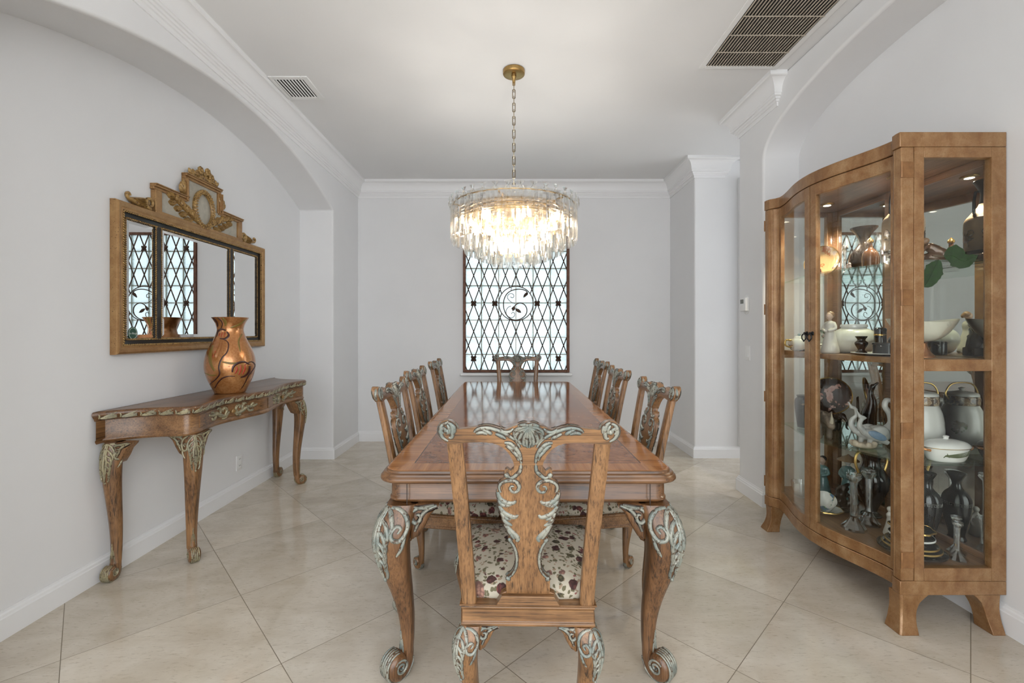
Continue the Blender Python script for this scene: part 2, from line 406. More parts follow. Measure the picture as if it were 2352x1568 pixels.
# back wall round the window hole
wx0, wx1, wz0, wz1 = -.548, .686, .80, 2.425
w = MB()
w.box(NXL, wx0, YB, YB+.2, 0, H).box(wx1, 1.86, YB, YB+.2, 0, H).box(wx0, wx1, YB, YB+.2, 0, wz0).box(wx0, wx1, YB, YB+.2, wz1, H)
struct(w.build('wall_back', M['wall']))
def moulding(name, path, prof, mat, i0=0, i1=None, ret0=False, ret1=False, parent=None):
    """profile (out, z) swept along a plan path, room on the right hand; ret = mitred return ends"""
    n = len(path); i1 = n-1 if i1 is None else i1; L = []
    seg = [(V(path[i+1])-V(path[i])).normalized() for i in range(n-1)]
    for i in range(n):
        p = V(path[i]); d0 = seg[max(i-1, 0)]; d1 = seg[min(i, n-2)]
        n0 = V((d0.y, -d0.x)); n1 = V((d1.y, -d1.x)); m = n0+n1; m = m/m.dot(n0)
        lp = []
        for o, z in prof:
            q = p+m*o
            if i == 0 and ret0: q = q-d1*o
            if i == n-1 and ret1: q = q+d0*o
            lp.append((q.x, q.y, z))
        if i == 0 and ret0: L.append([((p-d1*o).x, (p-d1*o).y, z) for o, z in prof])
        L.append(lp)
        if i == n-1 and ret1: L.append([((p+d0*o).x, (p+d0*o).y, z) for o, z in prof])
    return struct(MB().loft(L[i0:i1+1+(1 if ret1 else 0)+(1 if ret0 else 0)]).build(name, mat, parent, ang=25))
BP = [(0, 0), (.018, 0), (.018, .088), (.014, .092), (.012, .102), (.006, .108), (.004, .117), (0, .117)]
bl = [(WXL, -1.2), (WXL, a0), (NXL, a0), (NXL, a1), (WXL, a1), (WXL, YB), (1.86, YB), (1.86, 4.47), (4.4, 4.47)]
moulding('baseboard_left', bl, BP, M['trim'], 0, 5)
moulding('baseboard_back', bl, BP, M['trim'], 5, 6)
moulding('baseboard_pier', bl, BP, M['trim'], 6, 8)
moulding('baseboard_right', [(4.4, 3.56), (WXR, 3.56), (WXR, 3.22), (NXR, 3.22), (NXR, .98), (WXR, .98), (WXR, -1.2)], BP, M['trim'])
cove = [(.05+.058*(1-cos(pi/2*i/8)), 2.895+.085*sin(pi/2*i/8)) for i in range(9)]
CP = [(0, 2.822), (.008, 2.822), (.010, 2.848), (.019, 2.851), (.022, 2.862), (.031, 2.865), (.034, 2.877), (.044, 2.88), (.046, 2.893)] + cove + [(.114, 2.985), (.114, H), (0, H)]
cl = [(WXL, -1.2), (WXL, YB), (1.86, YB), (1.86, 4.47), (2.156, 4.47)]
moulding('trim_1', cl, CP, M['trim'], 0, 1)
moulding('trim_2', cl, CP, M['trim'], 1, 2)
moulding('trim_3', cl, CP, M['trim'], 2, 4, ret1=True)
moulding('trim_4', [(2.0, 3.56), (WXR, 3.56), (WXR, 3.05)], CP, M['trim'], ret1=True)
struct(MB().box(2.297, 2.335, 4.435, 4.47, .117, 2.82).build('trim_5', M['trim'], bevel=.004))
# ------------------------------------------------------------------ window of glass blocks behind an iron grille
WC = V((.0665, YB, 1.605))
fr = MB()
for b in ((wx0, wx0+.032, wz0, wz1), (wx1-.032, wx1, wz0, wz1), (wx0+.032, wx1-.032, wz0, wz0+.03), (wx0+.032, wx1-.032, wz1-.03, wz1)):
    fr.box(b[0], b[1], 5.128, 5.165, b[2], b[3])
win = struct(fr.build('window_1', M['ironframe'], bevel=.003))
bk = MB(); jt = MB(); bw = .2025
for i in range(6):
    for j in range(8):
        x0 = WC.x-3*bw+i*bw; z0 = wz0+.0015+j*bw; g = .006; L = []
        for d, ins in ((0, g), (.012, g), (.016, .022), (.011, .034)):
            L.append([(x0+ins, 5.225-d, z0+ins), (x0+bw-ins, 5.225-d, z0+ins), (x0+bw-ins, 5.225-d, z0+bw-ins), (x0+ins, 5.225-d, z0+bw-ins)])
        bk.loft(L)
for i in range(7): jt.box(WC.x-3*bw+i*bw-.005, WC.x-3*bw+i*bw+.005, 5.21, 5.24, wz0, wz1)
for j in range(9): jt.box(wx0, wx1, 5.211, 5.239, wz0+.0015+j*bw-.005, wz0+.0015+j*bw+.005)
struct(bk.build('glass_block', M['block'], win)); struct(jt.build('joint', M['mortar'], win))
s = MB().box(wx0-.03, wx1+.03, 5.09, YB+.01, .765, .797)
struct(s.build('window_sill', M['trim'], bevel=.006))
gr = thing('window_grille', 'dark iron diamond lattice with a scrolled circle and rosettes over the glass block window', 'window grille', (WC.x, 5.147, wz0+.03))
lat = MB(); LX, LZ, RC = .0615, .1628, .2
def gp(x, z, y=0): return (WC.x+x, 5.147+y, 1.600+z)
x0, x1, z0, z1 = wx0+.03-WC.x, wx1-.03-WC.x, wz0+.028-1.6, wz1-.028-1.6
for sgn in (1, -1):
    for k in range(-14, 15):
        # line x/LX + sgn*z/LZ = 2k
        ts = sorted([z0, z1] + [sgn*LZ*(2*k-q/LX) for q in (x0, x1)])
        pts = [t_ for t_ in ts[0:4] if z0-1e-6 <= t_ <= z1+1e-6 and x0-1e-6 <= LX*(2*k-sgn*t_/LZ) <= x1+1e-6]
        if len(pts) < 2: continue
        lo, hi = min(pts), max(pts)
        if hi-lo < .02: continue
        f = lambda zz: (LX*(2*k-sgn*zz/LZ), zz)
        ins = [lerp(lo, hi, i/400) for i in range(401) if hypot(*f(lerp(lo, hi, i/400))) < RC]
        segs = [(lo, hi)] if not ins else [(lo, ins[0]), (ins[-1], hi)]
        for a, b in segs:
            if b-a > .01: lat.tube([gp(*f(a), -.004*sgn), gp(*f(b), -.004*sgn)], .0064, 6)
lat.build('lattice', M['iron'], gr, True)
MB().ring(gp(0, 0), RC, .0055, 'y', 48).build('ring', M['iron'], gr, True)
def gz(x, y): return gp((x-707)*.0010336, (672-y)*.0010336)
sc_ = MB()
for pts, r in (([(790,598),(835,570),(825,535),(780,515),(720,512),(650,530),(600,570),(570,640),(570,720),(595,790),(640,840),(705,858),(770,840),(815,800),(830,750),(815,700),(780,672),(740,668),(700,690),(690,715)], .006),
    ([(700,672),(660,660),(625,630),(610,600),(625,570),(655,560),(680,575),(680,600),(660,607),(645,595)], .0035),
    ([(650,702),(620,715),(597,750),(600,795),(630,825),(665,830),(690,810),(690,780),(670,770),(655,790)], .0035), ([(650,530),(655,505),(650,490)], .004)):
    sc_.tube([gz(*p) for p in crom(pts, 4)], r, 7)
fgz = lambda u, v, h: V(gz(u, v)) + V((0, -h, 0))
for b, a, l, wd in (((835,545), 2.2, 75, 14), ((690,700), 1.9, 60, 16), ((700,730), .6, 80, 16), ((690,715), 2.6, 40, 12)): sc_.leaf(b, a, l, wd, .008, fgz)
sc_.build('scroll', M['iron'], gr, True)
for zz in (.638, 0, -.640):
    for i in range(-2, 3):
        if zz == 0 and i == 0: continue
        m = MB(); fr_ = lambda u, v, h: V(gp(i*.246+u, zz+v, -h-.006))
        for k in range(4): m.leaf((.006*cos(k*pi/2+pi/4), .006*sin(k*pi/2+pi/4)), k*pi/2+pi/4, .036, .014, .008, fr_)
        for k in range(4): m.leaf((0, 0), k*pi/2, .026, .008, .006, fr_)
        m.ball(gp(i*.246, zz, -.012), .008); m.build('rosette', M['iron'], gr, True)
# ------------------------------------------------------------------ ceiling vents, thermostat, switch, outlet
def vent(name, label, x0, x1, y0, y1, ix0, ix1, iy0, iy1, ns, bars, smat, fmat):
    t_ = thing(name, label, 'air vent', ((x0+x1)/2, (y0+y1)/2, H))
    f = MB()
    for b in ((x0, ix0, y0, y1), (ix1, x1, y0, y1), (ix0, ix1, y0, iy0), (ix0, ix1, iy1, y1)): f.box(b[0], b[1], b[2], b[3], H-.008, H)
    f.build('frame', fmat, t_, True, bevel=.003)
    MB().box(ix0, ix1, iy0, iy1, H-.0025, H-.001).build('backing', M['dark'], t_, True)
    sm = (ix1-ix0)/ns
    for i in range(ns):
        x = ix0+(i+.5)*sm
        MB().prism([(x-sm*.22, H-.005), (x-sm*.10, H-.011), (x+sm*.22, H-.006), (x+sm*.10, H-.003)], fy, iy0+.001, iy1-.001).build('slat', smat, t_, True)
    for yb in bars: MB().box(ix0, ix1, yb-.004, yb+.004, H-.012, H-.0095).build('crossbar', smat, t_, True)
    return t_
vent('ceiling_vent', 'small white slatted supply vent in the ceiling beside the left crown moulding', -1.652, -1.383, 3.01, 3.307, -1.625, -1.425, 3.045, 3.272, 9, [], M['plastic'], M['plastic'])
M['tan_metal'] = plain('aged_tan_grille_metal', (.60, .53, .44), .4, .3, .2, 30)
vent('return_air_grille', 'large ceiling return grille of tan slats in a white frame above the right wall', 1.242, 1.76, 1.55, 2.92, 1.276, 1.724, 1.60, 2.891, 24, (1.96, 2.115, 2.27, 2.427, 2.583, 2.741), M['tan_metal'], M['plastic'])
th = thing('thermostat', 'white wall thermostat with a small grey screen above the light switch', 'thermostat', (WXR, 3.446, 1.42))
MB().domed([(3.446+.036*cos(a)*(1), 1.483+(.04 if sin(a) > 0 else -.04)+.036*sin(a)) for a in (2*pi*i/28 for i in range(28))], lambda u, v, h: V((WXR-h, u, v)), -.001, .006).build('wall_plate', M['plastic'], th, True)
MB().domed([(3.405, 1.433), (3.487, 1.433), (3.487, 1.533), (3.405, 1.533)], lambda u, v, h: V((WXR-h, u, v)), .005, .032).build('body', M['plastic'], th, True)
MB().box(WXR-.0335, WXR-.032, 3.433, 3.478, 1.490, 1.522).build('screen', plain('grey_lcd', (.16, .17, .15), .2), th, True)
for i in range(2): MB().cbox((WXR-.033, 3.440+i*.022, 1.474), (.003, .009, .005)).build('button', M['plastic'], th, True)
sw = thing('light_switch', 'white rocker light switch on the right wall below the thermostat', 'light switch', (WXR, 3.43, 1.05))
MB().domed([(3.395, 1.05), (3.465, 1.05), (3.465, 1.165), (3.395, 1.165)], lambda u, v, h: V((WXR-h, u, v)), 0, .006).build('cover_plate', M['plastic'], sw, True)
MB().prism([(0.005, 1.075), (.012, 1.075), (.008, 1.108), (.005, 1.14)], lambda u, v, h: V((WXR-u, h, v)), 3.413, 3.447).build('rocker', M['plastic'], sw, True)
ou = thing('wall_outlet', 'white electrical outlet low on the wall under the console table', 'outlet', (NXL, 3.434, .20))
MB().domed([(3.399, .20), (3.469, .20), (3.469, .315), (3.399, .315)], lambda u, v, h: V((NXL+h, u, v)), 0, .006).build('cover_plate', M['plastic'], ou, True)
for z in (.232, .283):
    q = MB().cbox((NXL+.0065, 3.434, z), (.003, .034, .030)).build('socket', M['plastic'], ou, True, bevel=.001)
    for d in (-.007, .007): MB().cbox((NXL+.0083, 3.434+d, z+.003), (.001, .0025, .009)).build('slot', M['dark'], q, True)
# ================================================================== CARVED FURNITURE
def rrect(hx, hy, r, n=8):
    out = []
    for sx, sy, a in ((1, 1, 0), (-1, 1, pi/2), (-1, -1, pi), (1, -1, 1.5*pi)):
        for i in range(n+1):
            b = a + pi/2*i/n
            out.append((sx*(hx-r)+r*cos(b), sy*(hy-r)+r*sin(b)))
    return out
LEG = [(1.0, .15, 1.0), (.93, .55, 1.10), (.84, .85, 1.10), (.74, .85, .99), (.60, .58, .80), (.46, .25, .61), (.33, .02, .48), (.21, -.05, .41), (.13, .0, .40), (.08, .10, .42)]
LEGC = [(1.0, .1, .95), (.93, .35, 1.0), (.84, .50, .98), (.74, .46, .90), (.60, .28, .78), (.46, .08, .68), (.33, -.05, .60), (.21, -.08, .54), (.13, -.02, .52), (.08, .08, .52)]
def cabriole(parent, corner, sx, sy, Hh, r, mw, mp, carve=2, br=1.0, name='leg', bx=True, by=True, outa=None, foot=1.0, LEG=LEG, ins=.85):
    """cabriole leg with scroll foot under a frame corner; knee swells outward along the diagonal"""
    o = V((sx, sy, 0)).normalized() if outa is None else V((cos(outa), sin(outa), 0))
    pr = V((-o.y, o.x, 0)); base = V((corner[0], corner[1], 0)) - V((sx*r*ins, sy*r*ins, 0))
    tab_d = [(1-z, d) for z, d, q in LEG]; tab_r = [(1-z, q) for z, d, q in LEG]
    def cen(z): return base + o*(smooth_interp(1-z/Hh, tab_d)*r) + V((0, 0, z))
    def rr(z): return smooth_interp(1-z/Hh, tab_r)*r
    def sup(a, e): return 1/((abs(cos(a))**e+abs(sin(a))**e)**(1/e))
    da = atan2(sy, sx) - atan2(o.y, o.x)
    def surf(a, z, h=0):
        # a = angle round the leg from the outward diagonal; section is a soft square with its corner outward
        q = sup(a+pi/4, 3.2)*.86*rr(z)+h
        return cen(z) + (o*cos(a)+pr*sin(a))*q
    m = MB(); zs = [Hh*(1-.03*i) for i in range(34)]; zs = [z for z in zs if z > 1.05*r]
    zf = zs[-1]
    m.loft([[surf(2*pi*k/24, z) for k in range(24)] for z in zs])
    # scroll foot
    fr = r*foot; c0 = cen(zf); d0 = (c0-base).dot(o)
    fp = [(d0, zf+.16*r), (d0+.01*r, zf*.80), (d0+.10*r, zf*.52), (d0+.38*r, .40*fr), (d0+.76*r, .40*fr), (d0+1.02*r, .68*fr), (d0+.97*r, 1.08*fr), (d0+.68*r, 1.22*fr), (d0+.47*r, .98*fr), (d0+.60*r, .76*fr)]
    fp = crom(fp, 4); nf = len(fp); k_a = rr(zf)*.84/r
    q3 = lambda d, z, w=0: base+o*d+V((0, 0, z))+pr*w
    fa = [smooth_interp(i/nf, [(0, k_a), (.25, k_a+.01), (.45, .40), (.7, .34), (1, .26)])*r for i in range(nf)]
    fb = [smooth_interp(i/nf, [(0, k_a), (.2, k_a+.03), (.45, .55), (.7, .56), (1, .46)])*r for i in range(nf)]
    m.tube([q3(*p) for p in fp], list(zip(fa, fb)), 16, sq=2.8, up=tuple(o))
    # brackets along the frame
    if br:
        bl, bh = 1.55*r*br, 1.9*r*br; th = r*1.05
        prof = [(0, 0), (bl, 0), (bl*.94, -bh*.10), (bl*.70, -bh*.30), (bl*.52, -bh*.62), (bl*.30, -bh*.92), (0, -bh)]
        e = r*(1-ins)+r*.06
        def mp_x(u, v, h): return V((base.x-sx*(r*.35+u), base.y+sy*(r*.78-h), Hh+v))
        def mp_y(u, v, h): return V((base.x+sx*(r*.78-h), base.y-sy*(r*.35+u), Hh+v))
        if bx: m.domed(prof, lambda u, v, h: mp_x(u, v, th-h), 0, th, .2*r, .15*r)
        if by: m.domed(prof, lambda u, v, h: mp_y(u, v, th-h), 0, th, .2*r, .15*r)
    leg = m.build(name, mw, parent, ang=50)
    if not carve: return leg
    c = MB(); hh = r*.12; un = r*.05
    f = lambda u, w, h: surf(u, Hh-w*r, h)          # u round the knee, w down from the top, both in units of r
    for s in (-1, 1):
        c.ridge([(s*.09, .05), (s*.13, 1.0), (s*.24, 1.9), (s*.17, 2.8), (s*.05, 3.5)], .10, hh, f, under=un)
        for i in range(6):
            c.ridge([(s*.12, .12+.5*i), (s*(.48-.02*i), .40+.5*i), (s*(.80-.07*i), .95+.5*i), (s*(.66-.07*i), 1.5+.46*i), (s*(.52-.05*i), 1.42+.46*i)], .115-.006*i, hh*1.15, f, under=un)
            if i < 4: c.ridge([(s*.30, .75+.5*i), (s*.50, 1.05+.5*i), (s*.52, 1.45+.45*i)], .06, hh*.9, f)
        c.ridge([(s*.30, .08), (s*.80, .15), (s*1.35, .50), (s*1.62, 1.1), (s*1.38, 1.62), (s*.98, 1.58), (s*.84, 1.22), (s*1.02, .92), (s*1.27, 1.04), (s*1.18, 1.26)], .125, hh*1.2, f, under=un)
        c.ridge([(s*1.62, 1.3), (s*1.5, 2.0), (s*1.2, 2.5)], .10, hh, f, under=un)
    c.ridge([(0, .05), (0, 1.2), (0, 2.4), (.02, 3.4), (-.03, 3.9)], .11, hh*1.25, f, under=un)
    c.ball(f(0, 3.95, 0), r*.12)
    if br and carve > 1:
        sc = r*br
        for fl_, on in ((mp_x, bx), (mp_y, by)):
            if not on: continue
            g = lambda u, v, h: fl_(u*sc, v*sc, -h*1)
            c.ridge([(1.45, -.06), (1.05, -.22), (.70, -.48), (.45, -.95), (.25, -1.45)], .10, hh, g, under=r*.05/sc)
            c.ridge([(1.30, -.02), (.85, -.12), (.40, -.18), (.02, -.10)], .08, hh, g, under=r*.05/sc)
            c.ridge([(.95, -.24), (.50, -.20), (.16, -.36), (.06, -.72), (.28, -1.0), (.54, -.84), (.50, -.56), (.32, -.58)], .115, hh*1.2, g, under=r*.05/sc)
            c.ridge([(1.12, -.12), (.95, -.30), (.80, -.36)], .07, hh, g, under=r*.05/sc)
    c.build('knee_carving', [mp, M['glaze']], leg, ang=60); c = MB()
    # foot flutes
    k0 = int(nf*.14)
    for wv in (-.62, -.3, 0, .3, .62):
        L = []
        pts = []
        for i in range(k0, int(nf*.80)):
            a, b = fp[max(i-1, 0)], fp[min(i+1, nf-1)]; dx, dz = b[0]-a[0], b[1]-a[1]; l = hypot(dx, dz) or 1
            rad = fa[i]*.97
            pts.append(q3(fp[i][0]+dz/l*rad, fp[i][1]-dx/l*rad, wv*fb[i]*.95))
        c.tube(pts, [r*.085*(.4+.6*sin(pi*(i+.5)/len(pts))) for i in range(len(pts))], 6)
    for s in (-1, 1):
        cc = (d0+.66*r, fr*.84)
        sp_ = [(cc[0]+q[0], cc[1]+q[1]) for q in spiral(0, 0, r*.42, r*.06, pi*.2, pi*.2+3.6*pi, 26)]
        c.tube([q3(x, z, s*r*.52) for x, z in sp_], r*.07, 5)
    w_ = lambda q: (1-q)*Hh/r
    c.ridge([(0, w_(.26)), (0, w_(.2)), (.05, w_(.15))], .12, hh*.8, f)
    for s in (-1, 1): c.ridge([(s*.15, w_(.21)), (s*.35, w_(.16)), (s*.5, w_(.12))], .09, hh*.7, f)
    c.build('foot_carving', mp, leg, ang=60)
    return leg
# ------------------------------------------------------------------ dining table
TX, TY, TH = .066, 3.0125, .773
tb = thing('dining_table', 'long walnut dining table with a glossy burl top and carved cabriole legs', 'table', (TX, TY, 0))
m = MB(); L = []
for ins, z in ((.030, .773), (.0225, .7725), (.020, .769), (.019, .763), (.010, .761), (.0085, .758), (.0085, .754), (.002, .750), (0, .744), (0, .739), (.004, .733), (.012, .729), (.018, .727), (.03, .724)):
    L.append([(x, y, z) for x, y in rrect(HX-ins, HY-ins, .075-ins*.6)])
me_ = m.loft(L).build('tabletop', [M['top'], M['walnut_x']], tb, ang=60)
for p in me_.data.polygons: p.material_index = 0 if p.center.z > .7715 else 1
m = MB(); L = []
for ins, z in ((.052, .7235), (.052, .668), (.048, .664), (.048, .656), (.052, .652), (.060, .644)):
    L.append([(x, y, z) for x, y in rrect(HX-ins+.018, HY-ins, .045)])
ap = m.loft(L).build('apron', M['walnut_x'], tb, ang=50)
for sx in (-1, 1):
    for sy in (-1, 1):
        MB().cbox((sx*(HX-.034-.070), sy*(HY-.0338), .6835), (.003, .0012, .075)).build('seam', M['seam'], ap); MB().cbox((sx*(HX-.0338), sy*(HY-.034-.070), .6835), (.0012, .003, .075)).build('seam', M['seam'], ap)
for sx in (-1, 1):
    for sy in (-1, 1): cabriole(tb, (sx*(HX-.034), sy*(HY-.034)), sx, sy, .645, .067, M['walnut_z'], M['patina'], foot=1.0)
# ------------------------------------------------------------------ chairs
KU, KV = .000492, .000539
def cz(y): return interp(y, [(60, 561), (300, 556), (500, 544), (1045, 528)])
def uu(x, y): return (cz(y)-x)*KU        # photo-like drawing units to metres, left half -> positive u
def zz(y): return 1.023-(y-60)*KV
def lean(z): return -.232-.092*max(0, (z-.45)/.55)**1.25
CREST = [(561,70),(530,72),(500,80),(475,88),(450,100),(425,108),(400,103),(370,94),(330,90),(290,92),(250,96),(200,102),(160,107),(150,95),(143,78),(125,62),(100,55),(72,62),(54,82),(48,108),(55,140),(72,168),(95,183),(130,187),(160,184),(220,178),(290,175),(350,180),(390,192),(425,215),(450,245),(468,280),(474,303)]
SPLAT = [(474,296),(470,320),(452,335),(432,322),(418,330),(413,355),(415,378),(400,385),(380,405),(367,435),(364,470),(368,520),(378,570),(392,615),(408,655),(422,690),(432,712),(420,722),(416,738),(430,750),(448,770),(460,800),(467,835),(465,870),(456,905),(440,935),(415,958),(397,968),(397,1050)]
def sym(poly):
    a = [(uu(x, y), zz(y)) for x, y in poly]
    return a + [(-u, z) for u, z in reversed(a) if abs(u) > 1e-6]
def back_map(t): return lambda u, z, h: V((u, lean(z)-(t+h), z))
def front_map(t): return lambda u, z, h: V((u, lean(z)+(t+h), z))
SC_SPLAT = [([(385,458),(378,432),(390,408),(420,393),(455,390),(485,402),(496,428),(484,450),(460,456),(443,442),(448,424),(465,424)], 9),
    ([(368,455),(378,490),(410,515),(450,520),(473,505)], 13), ([(367,495),(385,525),(415,533),(445,528)], 10), ([(372,535),(395,570),(430,592),(465,600),(480,585)], 13),
    ([(382,572),(402,602),(438,614)], 10), ([(390,600),(412,632),(445,648)], 11), ([(403,640),(425,670),(455,700),(478,725),(468,742)], 14), ([(412,660),(432,692),(455,728)], 10),
    ([(424,735),(435,745),(455,780),(467,830),(462,890),(440,935),(407,963)], 7), ([(400,955),(412,965),(408,975)], 11), ([(420,725),(432,738),(428,748)], 10)]
SC_CREST = [([(422,178),(455,182),(485,208),(508,245),(515,290)], 10), ([(430,192),(462,212),(480,242)], 10), ([(462,222),(490,245),(500,275)], 9),
    ([(252,122),(270,105),(305,98),(345,100),(400,116),(445,138),(485,165),(510,205)], 9), ([(262,128),(295,122),(325,132)], 9), ([(300,104),(335,122),(352,132)], 9), ([(372,128),(405,142),(430,158)], 9), ([(398,104),(420,118),(450,118),(475,100)], 8),
    ([(100,70),(70,85),(58,115),(70,150),(100,170)], 9), ([(75,130),(62,115),(72,100),(88,108),(84,122)], 9), ([(100,65),(122,80),(130,110),(122,150),(105,150)], 10), ([(118,75),(138,95),(140,125)], 9), ([(100,80),(112,105),(110,130)], 8)]
SC_NECK = [([(514,285),(508,330),(490,352),(458,374),(425,364)], 9), ([(418,350),(428,362),(424,374)], 12)]
SHELL = [((560,95),(500,120),(482,150),(498,168)), ((560,95),(520,130),(505,170),(520,185)), ((560,95),(538,140),(530,185),(545,195)), ((560,90),(520,95),(485,112),(474,140)), ((560,82),(530,80),(500,88)), ((560,95),(552,140),(548,180),(553,205))]
def carve_back(mb, items, t, both=True, sides=(1, -1)):
    for pts, w in items:
        for s in sides:
            p = [(s*uu(x, y), zz(y)) for x, y in pts]
            for fm in ((back_map(t), front_map(t)) if both else (back_map(t),)): mb.ridge(p, w*.00066, .0062, fm, 3, base=-.002, under=.0013)
def rsec(mb, pts, a, b, n=12, up=None): mb.tube(pts, [(a, b)]*len(pts) if not isinstance(a, list) else list(zip(a, b)), n, sq=4.5, up=up)
def make_chair(label):
    c = thing('dining_chair', label, 'chair', group='carved dining chairs round the table')
    # seat frame
    fr = MB(); z0, z1 = .388, .452
    corners = [(-.20, -.25), (.20, -.25), (.265, .25), (-.265, .25)]
    L = []
    for ins, z in ((.006, z0), (0, z0+.004), (0, z0+.012), (.004, z0+.015), (.004, z1-.012), (0, z1-.008), (0, z1-.003), (.006, z1)):
        L.append([(x*(1-ins/.25), y*(1-ins/.25), z) for x, y in corners])
    n = MB().loft(L)
    fr.loft(L); fr.build('seat_frame', M['wood_x'], c, ang=30, bevel=.002)
    # upholstered seat
    def cl(k, z):
        pl = []
        q = [(-.185, -.215), (.185, -.215), (.245, .225), (-.245, .225)]
        for i in range(4):
            a, b = q[i], q[(i+1) % 4]
            for j in range(8):
                t = j/8; bul = .012*sin(pi*t); x = lerp(a[0], b[0], t); y = lerp(a[1], b[1], t)
                nx, ny = (b[1]-a[1]), -(b[0]-a[0]); l = hypot(nx, ny)
                pl.append(((x+nx/l*bul)*k, (y+ny/l*bul)*k, z))
        return pl
    MB().loft([cl(.97, .449), cl(1.0, .462), cl(1.0, .470), cl(.98, .484), cl(.91, .499), cl(.74, .513), cl(.47, .521), cl(.15, .523)]).build('seat_cushion', M['fabric'], c, ang=70)
    # back uprights
    for s in (-1, 1):
        pts = [(s*(.176+.033*t**1.1), lean(.45+.515*t), .45+.515*t) for t in (i/8 for i in range(9))]
        st = MB(); rsec(st, pts, [lerp(.0215, .0225, i/8) for i in range(9)], [lerp(.017, .014, i/8) for i in range(9)], 16, up=(1, 0, 0))
        st.build('back_post', M['wood_z'], c, ang=40)
    mm = MB()
    for a, b in ((-.205, .205),): mm.box(a, b, -.252, -.213, .452, .456)
    mm.prism([(-.096, .456), (.096, .456), (.078, .486), (-.078, .486)], lambda u, v, h: V((u, h, v)), -.258, -.218)
    mm.prism([(-.082, .4861), (.082, .4861), (.066, .4935), (-.066, .4935)], lambda u, v, h: V((u, h, v)), -.246, -.221)
    mm.build('splat_shoe', M['wood_x'], c, bevel=.002)
    cr = MB().domed(sym(CREST), lambda u, z, h: V((u, lean(z)+h, z)), -.015, .015, .004, .005)
    cr.prism([(-.01, .9), (.01, .9), (.01, .91), (-.01, .91)], lambda u, z, h: V((u, lean(z)+h, z)), -.005, .005)
    cro = cr.build('crest_rail', M['wood_x'], c, ang=50)
    cv = MB(); carve_back(cv, [q for q in SC_CREST if q[0][0][0] > 140], .0145)
    for pts in SHELL:
        for q in (1, -1):
            for fm in (back_map(.0145), front_map(.0145)): cv.ridge([(q*uu(x, y), zz(y)) for x, y in pts], .0056, .009, fm, 3, under=.0012)
    cv.build('leaf_carving', [M['patina'], M['glaze']], cro, ang=60)
    for q in (1, -1):     # rolled ears
        cv = MB(); carve_back(cv, [k for k in SC_CREST if k[0][0][0] <= 140], .0145, sides=(q,))
        for sd in (-1, 1): cv.ball((q*uu(97, 118), lean(.99)+sd*.013, zz(118)), (.009, .006, .009))
        cv.ring((q*uu(98, 118), lean(.99), zz(118)), .026, .006, 'y', 18, 6)
        cv.build('ear_carving', [M['patina'], M['glaze']], cro, ang=60)
    spo = MB().domed(sym(SPLAT), lambda u, z, h: V((u, lean(z)+h, z)), -.012, .012, .003, .003).build('splat', M['wood_z'], c, ang=50)
    
    for q in (1, -1):
        cv = MB(); carve_back(cv, SC_SPLAT+SC_NECK, .0115, sides=(q,)); cv.build('leaf_carving', [M['patina'], M['glaze']], spo, ang=60)
    for sx, sy, x, y in ((-1, -1, .20, .25), (1, -1, .20, .25), (-1, 1, .262, .25), (1, 1, .262, .25)):
        cabriole(c, (sx*x, sy*y), sx, sy, .389, .040, M['wood_z'], M['patina'], br=1.0, ins=.95)
    return c
ch = make_chair('carved dining chair at the near end of the table, its back to the camera')
ch.location = (.058, 1.570, 0); ch.rotation_euler = (0, 0, R(-1.2))
dup(ch, (.078, 4.462, 0), pi, 'carved dining chair at the far end of the table below the window')
for x, y, a, lb in ((-.267, 2.20, -90-1.5, 'carved dining chair on the left side of the table, nearest the camera'), (-.318, 3.00, -90-1, 'carved dining chair in the middle of the left side of the table'),
        (-.333, 3.885, -90, 'carved dining chair on the left side of the table, nearest the window wall'), (.412, 2.21, 90+1.5, 'carved dining chair on the right side of the table, nearest the camera'),
        (.424, 3.05, 90, 'carved dining chair in the middle of the right side of the table'), (.476, 3.89, 90, 'carved dining chair on the right side of the table, nearest the window wall')):
    dup(ch, (x, y, 0), R(a), lb)
# ================================================================== CONSOLE TABLE, MIRROR, VASE (left niche)
def inset_poly(poly, d):
    n = len(poly); out = []
    ar = sum(poly[i-1][0]*poly[i][1]-poly[i][0]*poly[i-1][1] for i in range(n)); sg = 1 if ar > 0 else -1
    for i in range(n):
        p, q, c = V(poly[i-1]), V(poly[(i+1) % n]), V(poly[i])
        t = (q-p).normalized(); out.append((c.x-sg*t.y*d, c.y+sg*t.x*d))
    return out
YM = 3.08
half = [(-2.085, 2.235), (-2.05, 2.272), (-1.98, 2.325), (-1.90, 2.36), (-1.82, 2.375), (-1.76, 2.386), (-1.728, 2.412), (-1.716, 2.46), (-1.726, 2.53), (-1.748, 2.63), (-1.753, 2.71), (-1.738, 2.81), (-1.712, 2.92), (-1.690, 3.01), (-1.682, YM)]
edge = crom(half + [(x, 2*YM-y) for x, y in reversed(half[:-1])], 4)
WX = NXL+.003
plan = [(WX, 2.222)] + edge + [(WX, 2*YM-2.222)]
def pin(d): return [(max(WX, x), y) for x, y in inset_poly(plan, d)]
ct = thing('console_table', 'carved wooden console table with a serpentine front and two drawers against the left wall', 'console table', (-1.9, YM, 0))
CT = .866
L = [[(x, y, z) for x, y in pin(i)] for i, z in ((.014, CT), (.008, CT-.001), (.003, CT-.006), (0, CT-.014), (0, CT-.020), (.004, CT-.026), (.010, CT-.034), (.014, CT-.043), (.016, CT-.048))]
top = MB().loft(L).build('tabletop', M['walnut_y'], ct, True, ang=50)
L = [[(x, y, z) for x, y in pin(i)] for i, z in ((.022, CT-.048), (.022, .725), (.018, .721), (.018, .713), (.024, .704))]
MB().loft(L).build('apron', M['wood_y'], ct, True, ang=50)
